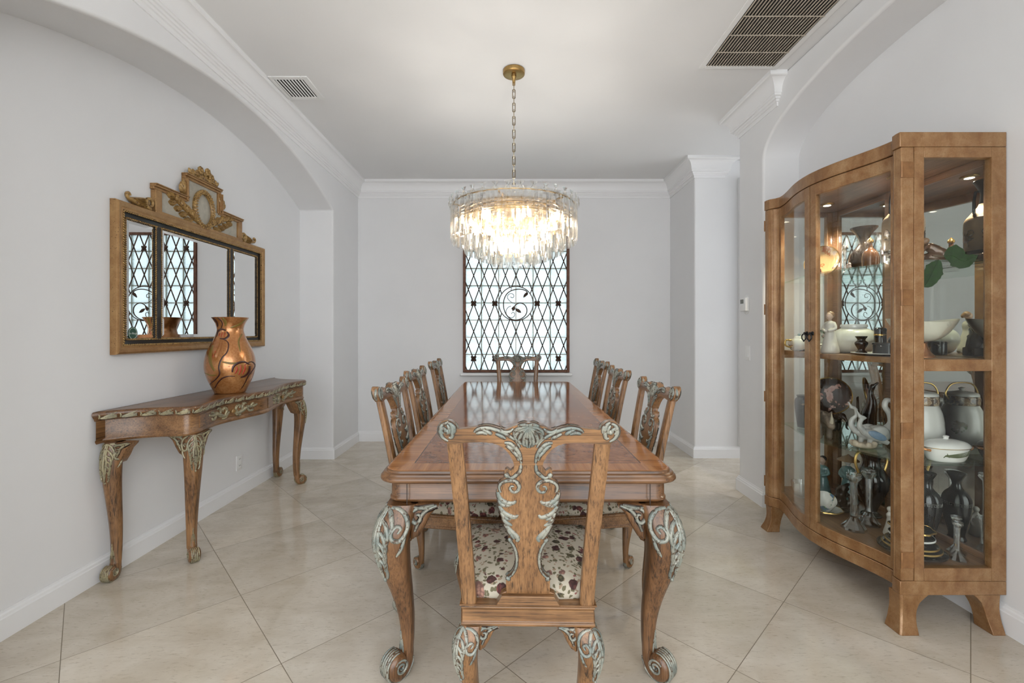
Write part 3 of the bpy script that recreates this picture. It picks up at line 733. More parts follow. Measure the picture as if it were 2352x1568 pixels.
# arclength map along the front edge
acc = [0]
for a, b in zip(edge, edge[1:]): acc.append(acc[-1]+hypot(b[0]-a[0], b[1]-a[1]))
SL = acc[-1]
def at_s(s_, ins=0):
    s_ = max(0, min(SL, s_))
    i = next((k for k in range(len(acc)-1) if acc[k+1] >= s_), len(acc)-2)
    t_ = (s_-acc[i])/max(1e-9, acc[i+1]-acc[i]); a, b = V(edge[i]), V(edge[i+1]); p = a.lerp(b, t_)
    tg = (V(edge[min(i+2, len(edge)-1)])-V(edge[max(i-1, 0)])).normalized(); n_ = V((tg.y, -tg.x))
    return p-n_*ins, n_
def fs(ins):
    def f(u, v, h):
        p, n_ = at_s(u, ins); return V((p.x+n_.x*h, p.y+n_.y*h, v))
    return f
def s_of_y(y): return min(range(len(edge)), key=lambda i: abs(edge[i][1]-y) + (0 if edge[i][0] > -1.77 else 9))
c = MB(); f = fs(.004); nm = 27
for i in range(nm):
    s0 = (i+.5)*SL/nm; w_ = SL/nm
    for k in range(-2, 3):
        c.ridge([(s0-w_*.36, CT-.036), (s0-w_*.05+k*w_*.06, CT-.029+k*.0045), (s0+w_*.42, CT-.022+k*.0062)], .0052, .0065, f, 2, under=.0015)
    c.ridge([(s0-w_*.45, CT-.012), (s0-w_*.38, CT-.026), (s0-w_*.42, CT-.038)], .005, .006, f, 2)
c.build('edge_carving', [M['patina_gold'], M['glaze']], top, True, ang=60)
def drawer(ya, yb, label_c):
    sa, sb = acc[s_of_y(ya)], acc[s_of_y(yb)]
    f = fs(.022); m = MB(); L = []
    for i in range(25):
        s_ = lerp(sa, sb, i/24); L.append([f(s_, z, h) for h, z in ((-.004, .735), (.003, .735), (.005, .738), (.005, .806), (.003, .809), (-.004, .809))])
    m.loft(L); d = m.build('drawer', M['wood_y'], ct, True, ang=30)
    sm_ = (sa+sb)/2; zc = .772; c = MB(); g = lambda u, v, h: f(sm_+u, zc+v, h+.005)
    k = (sb-sa)/.62
    for s in (-1, 1):
        c.ridge([(s*.015, .0), (s*.045, -.022), (s*.085, -.012), (s*.12, .006), (s*.16, .002), (s*.205, .012)], .013, .013, g)
        c.ridge([(s*.05, -.018), (s*.035, .01), (s*.05, .028), (s*.068, .020), (s*.062, .008)], .009, .011, g)
        c.ridge([(s*.09, -.008), (s*.085, .018), (s*.10, .034), (s*.118, .030)], .010, .011, g)
        c.ridge([(s*.12, .004), (s*.14, -.020), (s*.165, -.022), (s*.172, -.010)], .008, .010, g)
        c.ridge([(s*.03, -.012), (s*.05, -.034), (s*.075, -.034)], .009, .010, g)
        c.ridge([(s*.15, .004), (s*.165, .022), (s*.18, .020)], .008, .010, g)
    c.build('carving', M['patina_gold'], d, True, ang=60)
    k_ = MB(); p = f(sm_, zc, 0); n_ = at_s(sm_)[1]
    L = []
    for r_, h in ((.006, .004), (.006, .012), (.013, .017), (.015, .023), (.011, .029), (.003, .031)):
        L.append([f(sm_+r_*cos(a), zc+r_*sin(a), h) for a in (2*pi*i/14 for i in range(14))])
    k_.loft(L).build('knob', M['gold'], d, True)
drawer(2.47, 3.105, 0); drawer(3.115, 3.69, 0)
for (x, y, sx, sy, oa, bx, by) in ((-1.735, 2.43, 1, -1, R(-40), True, True), (-1.735, 2*YM-2.43, 1, 1, R(40), True, True), (-2.086, 2.252, -1, -1, R(-88), True, False), (-2.086, 2*YM-2.252, -1, 1, R(88), True, False)):
    lg = cabriole(ct, (x+1.9, y-YM), sx, sy, .705, .050, M['wood_z'], M['patina_gold'], outa=oa, bx=bx, by=by, LEG=LEGC, br=1.2, ins=.85)
# ------------------------------------------------------------------ wall mirror
def fw(u, v, h): return V((NXL+.002+h, u, v))
mr = thing('wall_mirror', 'three-panel gilt framed mirror with a carved crest hanging above the console table', 'mirror', (NXL, 3.03, 1.149))
def pframe(mb, y0, y1, z0, z1, prof, close=True):
    L = [[fw(y0+i, z0+i, h), fw(y1-i, z0+i, h), fw(y1-i, z1-i, h), fw(y0+i, z1-i, h)] for i, h in prof]
    L = L + ([L[0]] if close else []); return mb.loft(L, cap=False)
y0, y1, z0, z1 = 2.325, 3.735, 1.149, 1.972
frame = pframe(MB(), y0, y1, z0, z1, [(0, 0), (0, .028), (.004, .036), (.012, .040), (.022, .037), (.034, .030), (.040, .032), (.046, .030), (.046, 0)]).build('outer_frame', M['gilt'], mr, True, ang=30)
blk = plain('black_lacquer_band', (.010, .009, .008), .55, 0, 0, 20, 0, .2)
ib = MB(); pframe(ib, y0+.046, y1-.046, z0+.046, z1-.046, [(0, 0), (0, .018), (.034, .012), (.034, 0)])
D1, D2 = 2.632, 3.318
for d in (D1, D2): ib.prism([(-.021, .002), (.021, .002), (.021, .012), (.012, .018), (-.012, .018), (-.021, .012)], lambda u, v, h: fw(d+u, h, v), z0+.078, z1-.078)
inner = ib.build('inner_frame', blk, mr, True, ang=30)
def rope(pts, r, step, sl=.6):
    m = MB(); 
    for a, b in zip(pts, pts[1:]):
        a, b = V(a), V(b); n = max(1, int((b-a).length/step)); d = (b-a).normalized()
        for i in range(n):
            p = a.lerp(b, (i+.5)/n); m.ball(fw(p.x, p.y, .0), r, 1, 1) if False else None
            q = fw(p.x, p.y, 0); ax = V((0, d.x, d.y)); sd = V((0, -d.y, d.x))
            tilt = (sd+ax*sl).normalized(); rot = Matrix((V((1, 0, 0)), ax, tilt)).transposed()
            m.ball(q+V((pts_h, 0, 0)), (r, step*.52, r*1.15), 5, 4, rot)
    return m
pts_h = .030; i_ = .050
rope([(y0+i_, z0+i_), (y1-i_, z0+i_), (y1-i_, z1-i_), (y0+i_, z1-i_), (y0+i_, z0+i_)], .006, .013).build('beaded_trim', M['gold'], frame, True, ang=80)
pts_h = .014; i_ = .080
m = rope([(y0+i_, z0+i_), (y1-i_, z0+i_), (y1-i_, z1-i_), (y0+i_, z1-i_), (y0+i_, z0+i_)], .0055, .011)
for d in (D1, D2):
    for s in (-1, 1):
        k = rope([(d+s*.021, z0+i_), (d+s*.021, z1-i_)], .0055, .011); m.add(k.v, k.f)
m.build('rope_trim', M['gold'], inner, True, ang=80)
for a, b in ((y0+.084, D1-.024), (D1+.024, D2-.024), (D2+.024, y1-.084)):
    g = MB(); c0, c1 = z0+.084, z1-.084
    g.loft([[fw(a+i, c0+i, h), fw(b-i, c0+i, h), fw(b-i, c1-i, h), fw(a+i, c1-i, h)] for i, h in ((0, .004), (0, .006), (.022, .0092))])
    g.build('mirror_pane', M['mirror'], mr, True, ang=2)
stk = MB(); 
stk.prism([(2.456+.031*cos(2*pi*i/28), 1.262+.036*sin(2*pi*i/28)) for i in range(28)], fw, .0093, .0102)
green = plain('dark_green_label', (.02, .075, .045), .4); pale = plain('pale_silver_print', (.55, .60, .55), .4)
stk = stk.build('sticker', green, mr, True)
rg = MB(); rg.loft([[fw(2.456+r_*.86*cos(2*pi*i/28), 1.262+r_*sin(2*pi*i/28), h) for i in range(28)] for r_, h in ((.0315, .0100), (.0310, .0110), (.0295, .0110), (.0290, .0100))], cap=False)
rg.build('border', pale, stk, True)
tcv = bpy.data.curves.new('lettering', 'FONT'); tcv.body = 'La Barge'; tcv.size = .0155; tcv.align_x = 'CENTER'; tcv.align_y = 'CENTER'; tcv.shear = .35; tcv.extrude = .0003
tt = bpy.data.objects.new('text_source', tcv); COL.objects.link(tt); bpy.context.view_layer.update(); tme = bpy.data.meshes.new_from_object(tt.evaluated_get(bpy.context.evaluated_depsgraph_get())); bpy.data.objects.remove(tt)
tme.materials.clear(); tme.materials.append(pale); to = bpy.data.objects.new('lettering', tme); COL.objects.link(to); to.parent = stk
to.location = fw(2.456, 1.262, .0108)-V(mr.location); to.rotation_euler = (pi/2, 0, pi/2)
# crest
cream = plain('distressed_cream_panel', (.44, .41, .34), .6, 0, .12, 30)
ka, kb, kc, kd = 2.595, 2.845, 3.170, 3.420; t0, t1, t2 = 1.972, 2.128, 2.278; km = (kb+kc)/2
cp = MB().prism([(ka, t0), (kd, t0), (kd, t1), (kc, t1), (kc, t2), (kb, t2), (kb, t1), (ka, t1)], fw, 0, .016).build('crest_panel', cream, mr, True, bevel=.001)
m = MB()
def seg(a, b, w=.022):     # stepped cornice pieces
    (ya, za), (yb, zb) = a, b
    for lo, hi, hh in ((-w, -.006, .026), (-.006, .006, .036), (.006, .013, .042)):
        if abs(za-zb) < 1e-6: m.prism([(ya, za+lo), (yb, za+lo), (yb, za+hi), (ya, za+hi)], fw, -.001, hh)
        else:
            s = 1 if ya > km else -1
            m.prism([(ya+s*lo, za), (ya+s*hi, za), (ya+s*hi, zb), (ya+s*lo, zb)], fw, -.001, hh)
seg((ka-.012, t1), (kb+.008, t1)); seg((kc-.008, t1), (kd+.012, t1)); seg((kb-.013, t2), (kc+.013, t2)); seg((kb, t1-.014), (kb, t2-.0225)); seg((kc, t1-.014), (kc, t2-.0225))
m.box(NXL+.001, NXL+.032, ka-.005, ka+.043, t0, t1-.023).box(NXL+.001, NXL+.032, kd-.043, kd+.005, t0, t1-.023).box(NXL+.001, NXL+.036, ka-.008, kd+.008, t0-.004, t0+.012)
m.build('crest_moulding', M['gilt'], cp, True, bevel=.002)
oc = (km-.003, 2.098)
m = MB(); L = []
for r_, h in ((1.0, .012), (1.04, .030), (.93, .040), (.84, .032), (.80, .014)):
    L.append([fw(oc[0]+.098*r_*cos(2*pi*i/36), oc[1]+.128*r_*sin(2*pi*i/36), h) for i in range(36)])
m.loft(L, cap=False)
for i in range(34):
    a = 2*pi*i/34; m.ball(fw(oc[0]+.080*cos(a), oc[1]+.108*sin(a), .036), .0065, 6, 4)
    m.ball(fw(oc[0]+.096*cos(a+.09), oc[1]+.126*sin(a+.09), .034), .0075, 6, 4)
ov = m.build('oval_frame', M['gold'], cp, True, ang=60)
MB().loft([[fw(oc[0]+.082*k*cos(2*pi*i/32), oc[1]+.108*k*sin(2*pi*i/32), h) for i in range(32)] for k, h in ((1, .012), (.9, .019), (.5, .024), (.1, .026))]).build('oval_panel', cream, cp, True)
for s, e in ((-1, ka), (1, kd)):
    m = MB()
    fl_ = lambda u, v, h: fw(oc[0]+s*u, 2.0+v, h+.018)
    for i in range(4):
        b = (.085+.048*i, .004+.024*i)
        m.leaf(b, 1.25, .078-.006*i, .021, .024, fl_, bend=-.5); m.leaf((b[0]+.02, b[1]), -.42, .074-.006*i, .020, .024, fl_, bend=.4)
    m.leaf((.26, .092), .5, .080, .021, .024, fl_)
    m.ridge([(.02, -.008), (.09, .01), (.17, .05), (.27, .10)], .006, .014, fl_)
    m.build('laurel_branch', M['gold'], cp, True, ang=70)
    m = MB(); f2 = lambda u, v, h: fw(e+s*u, t0+v, h+.020)     # shoulder scroll
    m.tube([f2(*q, 0) for q in spiral(.035, .040, .034, .008, -1.6, 7, 26)], [lerp(.012, .006, i/26) for i in range(27)], 8)
    for k in range(6):      # gadrooned horn running down to a curled tip
        m.ridge([(.045+.004*k, .004+.011*k), (.085, .008+.009*k), (.125, .012+.006*k), (.160, .022+.003*k)], .0085, .024+.010*sin(pi*(k+.5)/6), lambda u, v, h: f2(u, v, h-.014))
    m.tube([f2(u, v, 0) for u, v in crom([(.12, .016), (.155, .024), (.182, .030), (.192, .048), (.178, .058), (.168, .046)], 4)], [.013*(1-.5*i/20) for i in range(21)], 8)
    m.build('scroll_ornament', M['gold'], frame, True, ang=70)
    m = MB(); f3 = lambda u, v, h: fw((kb if s < 0 else kc)+s*u, t1+v, h+.02)
    for k in range(5): m.leaf((.012, .018+.006*k), pi/2-.9+.32*k*(.9), .085-.008*abs(k-2), .016, .016, f3, bend=.3)
    m.build('corner_leaf', M['gold'], cp, True, ang=70)
m = MB(); random.seed(3)
for i in range(34):
    u = random.uniform(-.115, .115); v = random.uniform(0, .062)*(1-abs(u)/.17); m.ball(fw(km+u, t2+.018+v, .018+random.uniform(0, .014)), (.012, .015, .014), 7, 5)
for k in range(9):
    u = -.12+.03*k; m.leaf((u*.9, 0), pi/2-u*6, .055, .016, .014, lambda a, b, h: fw(km+a, t2+.012+b, h+.022))
for u, v in ((-.05, .05), (.02, .062), (.055, .035)):
    for k in range(7): m.ball(fw(km+u+.016*cos(k*.9), t2+.02+v+.016*sin(k*.9), .036), (.010, .012, .012), 6, 5)
    m.ball(fw(km+u, t2+.02+v, .044), .009, 6, 5)
m.build('flower_crest', M['gold'], cp, True, ang=70)
# ------------------------------------------------------------------ copper vase
VX, VY = -1.868, 2.955
vs = thing('vase', 'tall copper coloured vase painted with dark poppies standing on the console table', 'vase', (VX, VY, CT))
VP = [(.080, 0), (.090, .004), (.106, .040), (.128, .090), (.144, .145), (.148, .185), (.143, .235), (.128, .285), (.107, .330), (.088, .375), (.078, .410), (.079, .435), (.088, .465), (.108, .499)]
VPs = crom(VP, 4)
t = NT('copper_lustre_glaze'); nz = t.noise(t.coord((1, 1, .6)), 7, 4); n2 = t.noise(t.coord(), 90, 3)
c = t.ramp(nz, [(.3, (.36, .12, .03)), (.55, (.52, .22, .065)), (.75, (.58, .30, .11))]); c = t.mix(.25, c.outputs[0], t.ramp(n2, [(.4, (.25, .07, .02)), (.6, (.62, .34, .14))]).outputs[0])
t.p(color=c, rough=.22, metal=.55, coat=.6, coatr=.05); copper = t.mat
vb = MB().lathe(VPs+[(.105, .501), (.101, .499), (.082, .465), (.073, .435), (.072, .41), (.08, .38)], 56).build('body', copper, vs, ang=60)
th0 = atan2(-VY, -VX)
def vmap(px, py, h):
    X = 200+px*.34439; Y_ = 360+py*.34439; sc = VY/F
    z = (EYE+(CY-Y_)*sc*.985)-CT; z = max(.004, min(.497, z)); l = (X-535.5)*sc
    r_ = smooth_interp(z, [(b, a) for a, b in VP]); a = th0+math.asin(max(-.98, min(.98, l/r_)))
    return V(((r_+h)*cos(a), (r_+h)*sin(a), z))
pm = MB()
def stroke(mi, pts, w): pm.m = mi; pm.ridge(pts, w, .0012, vmap, 5, base=-.001)
stroke(0, [(930,1212),(962,1238),(958,1295),(928,1338),(912,1392),(916,1440),(890,1480),(863,1512),(875,1555)], 5)
stroke(0, [(890,1535),(905,1500),(930,1468),(965,1455),(1000,1458)], 5)
stroke(0, [(1055,1385),(1090,1368),(1112,1385),(1112,1410),(1075,1465),(1050,1520),(1025,1562)], 5)
stroke(0, [(985,1430),(990,1395),(1015,1372),(1050,1366),(1080,1385)], 9); stroke(0, [(1082,1395),(1080,1430),(1060,1458),(1030,1468)], 9)
stroke(0, [(900,1195),(905,1165),(925,1150),(950,1158)], 8); stroke(0, [(955,1165),(965,1190),(945,1212),(915,1210)], 8)
stroke(0, [(875,1070),(900,1105),(905,1135)], 6); stroke(0, [(900,1068),(930,1110),(920,1150)], 4)
for q in ([(1000,1440),(1010,1415),(1008,1395)], [(1020,1450),(1030,1420),(1030,1385)], [(1040,1450),(1055,1415),(1055,1380)], [(912,1195),(918,1175)], [(925,1200),(930,1168)], [(940,1200),(946,1170)], [(925,1390),(970,1392)], [(880,1330),(895,1290)], [(1000,1130),(960,1145)], [(1020,1250),(1030,1290)]): stroke(1, q, 6)
for q, w in (([(880,1255),(865,1310),(868,1370),(890,1420)], 11), ([(830,1435),(870,1448),(900,1445)], 6), ([(930,1360),(980,1372),(1010,1368)], 8), ([(930,1075),(948,1105),(945,1130)], 9), ([(975,1140),(1020,1120),(1060,1085)], 8), ([(1040,1180),(1020,1230),(1030,1300)], 7), ([(1060,1510),(1035,1560)], 8)): stroke(2, q, w)
pm.build('painted_pattern', [plain('vase_dark_brown', (.045, .012, .008), .3), plain('vase_red', (.40, .05, .02), .3), plain('vase_olive', (.20, .13, .025), .3)], vb, ang=80)
# ================================================================== CHANDELIER
KX, KY, KC = .024, 2.95, H
cn = thing('chandelier', 'round tiered crystal chandelier with brass rings hanging over the dining table', 'chandelier', (KX, KY, H))
MB().lathe([(.0, -.034), (.016, -.034), (.018, -.031), (.060, -.030), (.071, -.026), (.073, -.020), (.073, -.002), (.070, 0), (0, 0)], 40, (0, 0, 0)).build('canopy', M['brass'], cn, ang=40)
MB().lathe([(.004, -.10), (.009, -.098), (.011, -.06), (.016, -.05), (.017, -.038), (.012, -.034), (0, -.034)], 16).build('swivel', M['brass'], cn)
zt = -.865
nl = 17; lp_ = (-.09-zt-.02)/nl
lk = MB()
for k in range(16):
    pass
def link(ax):
    pts = []; hl, w = lp_*.5+.0075, .0088
    for i in range(20):
        a = 2*pi*i/20; x, z = w*cos(a), (hl-w)*(1 if sin(a) >= 0 else -1)+w*sin(a)
        pts.append((x, 0, z) if ax else (0, x, z))
    pts += pts[:2]; return MB().tube(pts, .0034, 6, cap=False)
l0, l1 = link(0), link(1)
o0 = l0.build('chain_link', M['nickel'], cn, ang=60); o0.location = (0, 0, -.09-lp_*.5)
o1 = l1.build('chain_link', M['nickel'], cn, ang=60); o1.location = (0, 0, -.09-lp_*1.5)
for k in range(2, nl):
    o = (o0 if k % 2 == 0 else o1).copy(); COL.objects.link(o); o.location = (0, 0, -.09-lp_*(k+.5))
MB().lathe([(.004, zt-.085), (.022, zt-.080), (.024, zt-.060), (.010, zt-.050), (.007, zt-.02), (.010, zt-.01), (.006, zt), (.002, zt+.004)], 16).build('hub', M['brass'], cn)
TIERS = [(.412, -.897, -1.157, 36, .052), (.396, -.905, -1.150, 36, .048), (.326, -1.0, -1.222, 30, .050), (.236, -1.05, -1.262, 22, .050), (.150, -1.075, -1.298, 14, .048), (.428, -.874, -.922, 36, .050)]
for r_, za, zb in ((.404, -.912, -.917), (.390, -1.02, -1.024), (.330, -.988, -.996), (.240, -1.038, -1.048), (.154, -1.068, -1.078)):
    MB().loft([[(q*cos(2*pi*i/64), q*sin(2*pi*i/64), z) for i in range(64)] for q, z in ((r_-.005, zb), (r_+.002, zb), (r_+.002, za), (r_-.005, za), (r_-.005, zb))], cap=False).build('ring', M['brass'], cn)
for rr_, za in ((.325, -.945), (.32, -.968), (.31, -.990)):
    MB().ring((0, 0, za), rr_, .0085, 'z', 56, 6).build('ring', M['brass'], cn)
sp_ = MB()
for k in range(6):
    a = k*pi/3+.3; sp_.tube([(0.015*cos(a), .015*sin(a), zt-.07), (.2*cos(a), .2*sin(a), -.945), (.40*cos(a), .40*sin(a), -.925)], .005, 6)
    for r_, z in ((.326, -.992), (.236, -1.04), (.150, -1.07)): sp_.tube([(r_*cos(a), r_*sin(a), -.937), (r_*cos(a), r_*sin(a), z)], .003, 5)
sp_.build('spoke', M['brass'], cn)
def crys(L_, w, d=.017):
    m = MB(); hw = w/2; e = min(.030, L_*.49)
    # faceted bar of diamond section, each end cut to a wedge so that a triangle shows; short ones become bow ties
    lv = [(0, 1, .04), (-e, 1, 1), (-L_+e, 1, 1), (-L_, 1, .04)] if L_ > .1 else [(0, 1, .04), (-L_*.48, .30, .8), (-L_*.52, .30, .8), (-L_, 1, .04)]
    for z, k, dd in lv: m_ = [(x*k, y*dd, z) for x, y in ((-hw, -.0012), (0, -d/2), (hw, -.0012), (hw, .0012), (0, d/2), (-hw, .0012))]; lv[lv.index((z, k, dd))] = m_
    return m.loft(lv)
rest = MB(); cand = []
for ti, (r_, za, zb, n, w) in enumerate(TIERS):
    proto = crys(za-zb, w)
    for i in range(n):
        a = 2*pi*(i+(.5 if ti in (1, 3, 5) else 0))/n
        cand.append((sin(a)*r_ + (0 if ti != 1 else 9), ti, a, r_, za, proto))
cand.sort(key=lambda q: q[0]); mesh_of = {}
for j, (k, ti, a, r_, za, proto) in enumerate(cand):
    if j < 100:
        if ti not in mesh_of:
            o = proto.build('crystal', M['crystal'], cn, ang=5); mesh_of[ti] = o
        else: o = mesh_of[ti].copy(); COL.objects.link(o)
        o.location = (r_*cos(a), r_*sin(a), za); o.rotation_euler = (0, 0, a+pi/2)
    else:
        mt = Matrix.Translation((r_*cos(a), r_*sin(a), za)) @ Matrix.Rotation(a+pi/2, 4, 'Z'); rest.add([mt @ V(v) for v in proto.v], proto.f)
ro = rest.build('crystal', M['crystal'], cn, ang=5); ro['kind'] = 'stuff'
bm_ = MB().lathe([(.004, .0), (.010, .004), (.013, .018), (.011, .034), (.006, .048), (.001, .058)], 12)
hm_ = MB().lathe([(.012, -.03), (.012, 0), (.004, .001)], 12)
b0 = None
for k in range(16):
    a = 2*pi*k/16+.2; r_ = (.285, .18, .285, .09)[k % 4]; z = (-1.05, -1.12, -1.05, -1.20)[k % 4]
    if b0 is None: b0 = bm_.build('bulb', M['bulb'], cn); h0 = hm_.build('socket', M['brass'], b0); b = b0
    else: b = copy_tree(b0, cn)
    b.location = (r_*cos(a), r_*sin(a), z)
# ================================================================== CHINA CABINET (right niche)
KX0, KX1, KY0, KY1 = 1.650, 2.097, 1.87, 2.87
FT = [(0, 1.650), (.040, 1.652), (.058, 1.668), (.078, 1.691), (.13, 1.687), (.19, 1.672), (.25, 1.653), (.305, 1.6345), (.364, 1.619), (.43, 1.607), (.5, 1.602)]
def Xf(y):
    s_ = y-KY0; s_ = min(s_, 1.0-s_); return smooth_interp(max(0, s_), FT)
cb = thing('china_cabinet', 'tall bow-front glass china cabinet in gold-leafed wood filled with ornaments', 'cabinet', (1.87, 2.37, 0))
def ys(a, b, n=28): return [lerp(a, b, i/n) for i in range(n+1)]
def slab_plan(z0, z1, o=0, x1=KX1, ya=KY0, yb=KY1, n=44, mb=None):
    pl = [(Xf(y)+o, y) for y in ys(ya, yb, n)] + [(x1, yb), (x1, ya)]
    return (mb or MB()).prism(pl, fz, z0, z1)
def strip(mb, ya, yb, z0, z1, o0, o1, n=20):
    L = []
    for y in ys(ya, yb, n):
        x = Xf(y); L.append([(x+o0, y, z0), (x+o0, y, z1), (x+o1, y, z1), (x+o1, y, z0)])
    return mb.loft(L)
co = slab_plan(2.052, 2.115, -.004).build('cornice', M['cab'], cb, True, ang=30, bevel=.003)
ce = slab_plan(2.034, 2.0515, .012, KX1-.004, KY0+.012, KY1-.012).build('ceiling_panel', M['cab_in'], cb, True)
m = slab_plan(.1575, .2165, -.003); m.build('base_rail', M['cab'], cb, True, ang=30, bevel=.003)
slab_plan(.217, .271, .022, KX1-.004, KY0+.02, KY1-.02).build('bottom_panel', M['cab_in'], cb, True)
# splayed bracket feet
def foot(x, y, sx, sy):
    L = []
    for i in range(15):
        q = i/14; z = .1574*(1-q); w = smooth_interp(q, [(0, .118), (.08, .102), (.22, .082), (.45, .068), (.75, .060), (1, .058)])
        fl = smooth_interp(q, [(0, 0), (.4, -.002), (.7, .006), (1, .022)]); fx_ = 0 if sx > 0 else fl; r_ = .006
        ox, oy = x+sx*fx_, y+sy*fl; ix, iy = x-sx*w, y-sy*(min(w, .062) if x < 1.9 else w)
        if sx < 0: ix = x-sx*(w-.0); 
        L.append([(ox-sx*r_, oy, z), (ix+sx*r_*0, oy, z), (ix, iy, z), (ox, iy, z), (ox, oy-sy*r_, z)])
    return MB().loft(L).build('leg', M['cab'], cb, True, ang=30, bevel=.002)
foot(KX0+.002, KY0+.002, -1, -1); foot(KX0+.002, KY1-.002, -1, 1); foot(KX1-.020, KY0+.002, 1, -1); foot(KX1-.020, KY1-.002, 1, 1)
# glazed ends
def side(y0, y1, outer):
    m = MB(); B = lambda a, b, c, d: m.box(a, b, y0, y1, c, d)
    B(1.707, 1.7486, .2175, 2.0510); B(2.034, KX1-.001, .2175, 2.0510); B(1.749, 2.0335, 2.007, 2.051); B(1.749, 2.0335, 1.104, 1.154); B(1.749, 2.0335, .2175, .2716)
    f = m.build('side_frame', M['cab'], cb, True, bevel=.0018)
    cp_ = MB().box(KX0+.001, 1.7060, y0, y1, .2175, 2.051); strip(cp_, *((y1+.0002, KY0+.0570) if outer < 0 else (KY1-.0570, y0-.0002)), .2175, 2.051, .0005, .030, 6); cp_.build('corner_post', M['cab'], cb, True, bevel=.004, seg=3)
    yy = (y0+y1)/2
    for a, b in ((1.154, 2.007), (.2716, 1.104)): MB().box(1.747, 2.036, yy-.002, yy+.002, a, b).build('glass_pane', M['pane_end'], f, True)
    for z in (1.955, 1.415, .853, .307):
        yo = y0 if outer < 0 else y1
        h = MB().cbox((1.679, yo+outer*.0008, z), (.050, .002, .068)); h.tube([(1.651, yo+outer*.003, z-.034), (1.651, yo+outer*.003, z+.034)], .0042, 8)
        h.build('hinge', M['cab_brass'], cb, True, bevel=.0006)
M['cab_brass'] = plain('aged_bronze_hinge', (.26, .125, .048), .33, .35, .25, 30)
side(KY0, KY0+.030, -1); side(KY1-.030, KY1, 1)
# bowed doors
def door(ya, yb, hand):
    m = MB(); z0, z1 = .2195, 2.049; sw_ = .043
    for a, b in ((ya, ya+sw_), (yb-sw_, yb)): strip(m, a, b, z0, z1, 0, .024, 8)
    strip(m, ya+sw_, yb-sw_, z1-.062, z1, 0, .024); strip(m, ya+sw_, yb-sw_, z0, z0+.052, 0, .024)
    d = m.build('door', M['cab'], cb, True, ang=30, bevel=.0018)
    strip(MB(), ya+sw_-.004, yb-sw_+.004, z0+.048, z1-.058, .009, .013).build('glass_pane', M['pane'], d, True)
    yh = (yb-.020) if hand > 0 else (ya+.020); x = Xf(yh); zc = 1.262
    h = MB(); h.lathe([(.0, 0), (.011, 0), (.010, .004), (.005, .006), (.005, .012), (.008, .015), (.0, .018)], 14)
    rot = Matrix.Rotation(-pi/2, 4, 'Y'); h.v = [tuple(rot @ V(v) + V((x, yh, zc))) for v in h.v]
    h.ring((x-.017, yh, zc-.020), .017, .0032, 'x', 20, 6); h.ball((x-.018, yh, zc-.040), (.004, .005, .006))
    h.build('ring_pull', M['black_metal'], d, True)
door(KY0+.058, 2.368, 1); door(2.372, KY1-.058, -1)
# interior
bk_ = MB().box(2.086, KX1-.003, KY0+.031, KY1-.031, .272, 2.0335).build('back_panel', M['cab_in'], cb, True)
fr = MB()
for a, b in ((KY0+.031, KY0+.065), (2.385, 2.445), (KY1-.075, KY1-.031)): fr.box(2.066, 2.0855, a, b, .272, 2.0335)
for a, b in ((.272, .30), (2.0, 2.0335)): 
    for c, d in ((KY0+.065, 2.385), (2.445, KY1-.075)): fr.box(2.070, 2.0855, c, d, a, b)
fr.build('back_frame', M['cab_in'], bk_, True, bevel=.003)
for c, d in ((KY0+.065, 2.385), (2.445, KY1-.075)): MB().box(2.080, 2.0855, c, d, .30, 2.0).build('mirror_pane', plain('smoked_mirror', (.62, .63, .60), .01, 1), bk_, True)
Z1, Z2, Z3, Z0 = 1.584, 1.155, .696, .271
def shelf(z, t_, mat, name, o=.030):
    pl = [(Xf(y)+o, y) for y in ys(KY0+.056, KY1-.056, 36)] + [(2.064, KY1-.056), (2.064, KY0+.056)]
    MB().prism(pl, fz, z-t_, z).build(name, mat, cb, True, ang=30)
shelf(Z1, .009, M['shelf_glass'], 'glass_shelf'); shelf(Z2, .026, M['cab'], 'wooden_shelf'); shelf(Z3, .009, M['shelf_glass'], 'glass_shelf')
for y in (2.18, 2.655):
    p_ = MB().lathe([(.022, 2.026), (.034, 2.026), (.037, 2.030), (.037, 2.034), (.022, 2.034), (.022, 2.026)], 24, (1.90, y, 0)).build('puck_light', M['brass'], cb, True)
    MB().lathe([(.0, 2.0255), (.018, 2.0255), (.0225, 2.0275), (.0225, 2.033), (0, 2.033)], 20, (1.90, y, 0)).build('lamp_lens', M['puck'], p_, True)
# ================================================================== ORNAMENTS IN THE CABINET (each a thing of its own)
porc = plain('white_porcelain', (.74, .73, .69), .12, 0, .02, 30, 0, .5)
ivory = plain('matte_ivory_bisque', (.62, .58, .52), .45)
skin = plain('bisque_skin', (.58, .40, .30), .4)
hairm = plain('light_brown_glaze', (.30, .17, .09), .3)
blk_gl = plain('black_glaze', (.010, .010, .011), .08, 0, 0, 20, 0, .6)
dkbr = plain('dark_bronze', (.035, .024, .018), .25, .3, .3, 40)
gold_line = plain('gilt_line', (.60, .40, .14), .25, .9)
celadon = plain('blue_green_glaze', (.10, .19, .19), .15, 0, .35, 25, 0, .5)
brownst = plain('grey_brown_stone', (.17, .13, .095), .6, 0, .3, 40, .3)
copper_f = plain('copper_foot', (.45, .20, .09), .25, .8, .2, 20)
brn_gl = plain('brown_lustre', (.16, .075, .035), .15, .2, .3, 20, 0, .5)
silver = plain('old_silver', (.45, .44, .42), .2, 1)
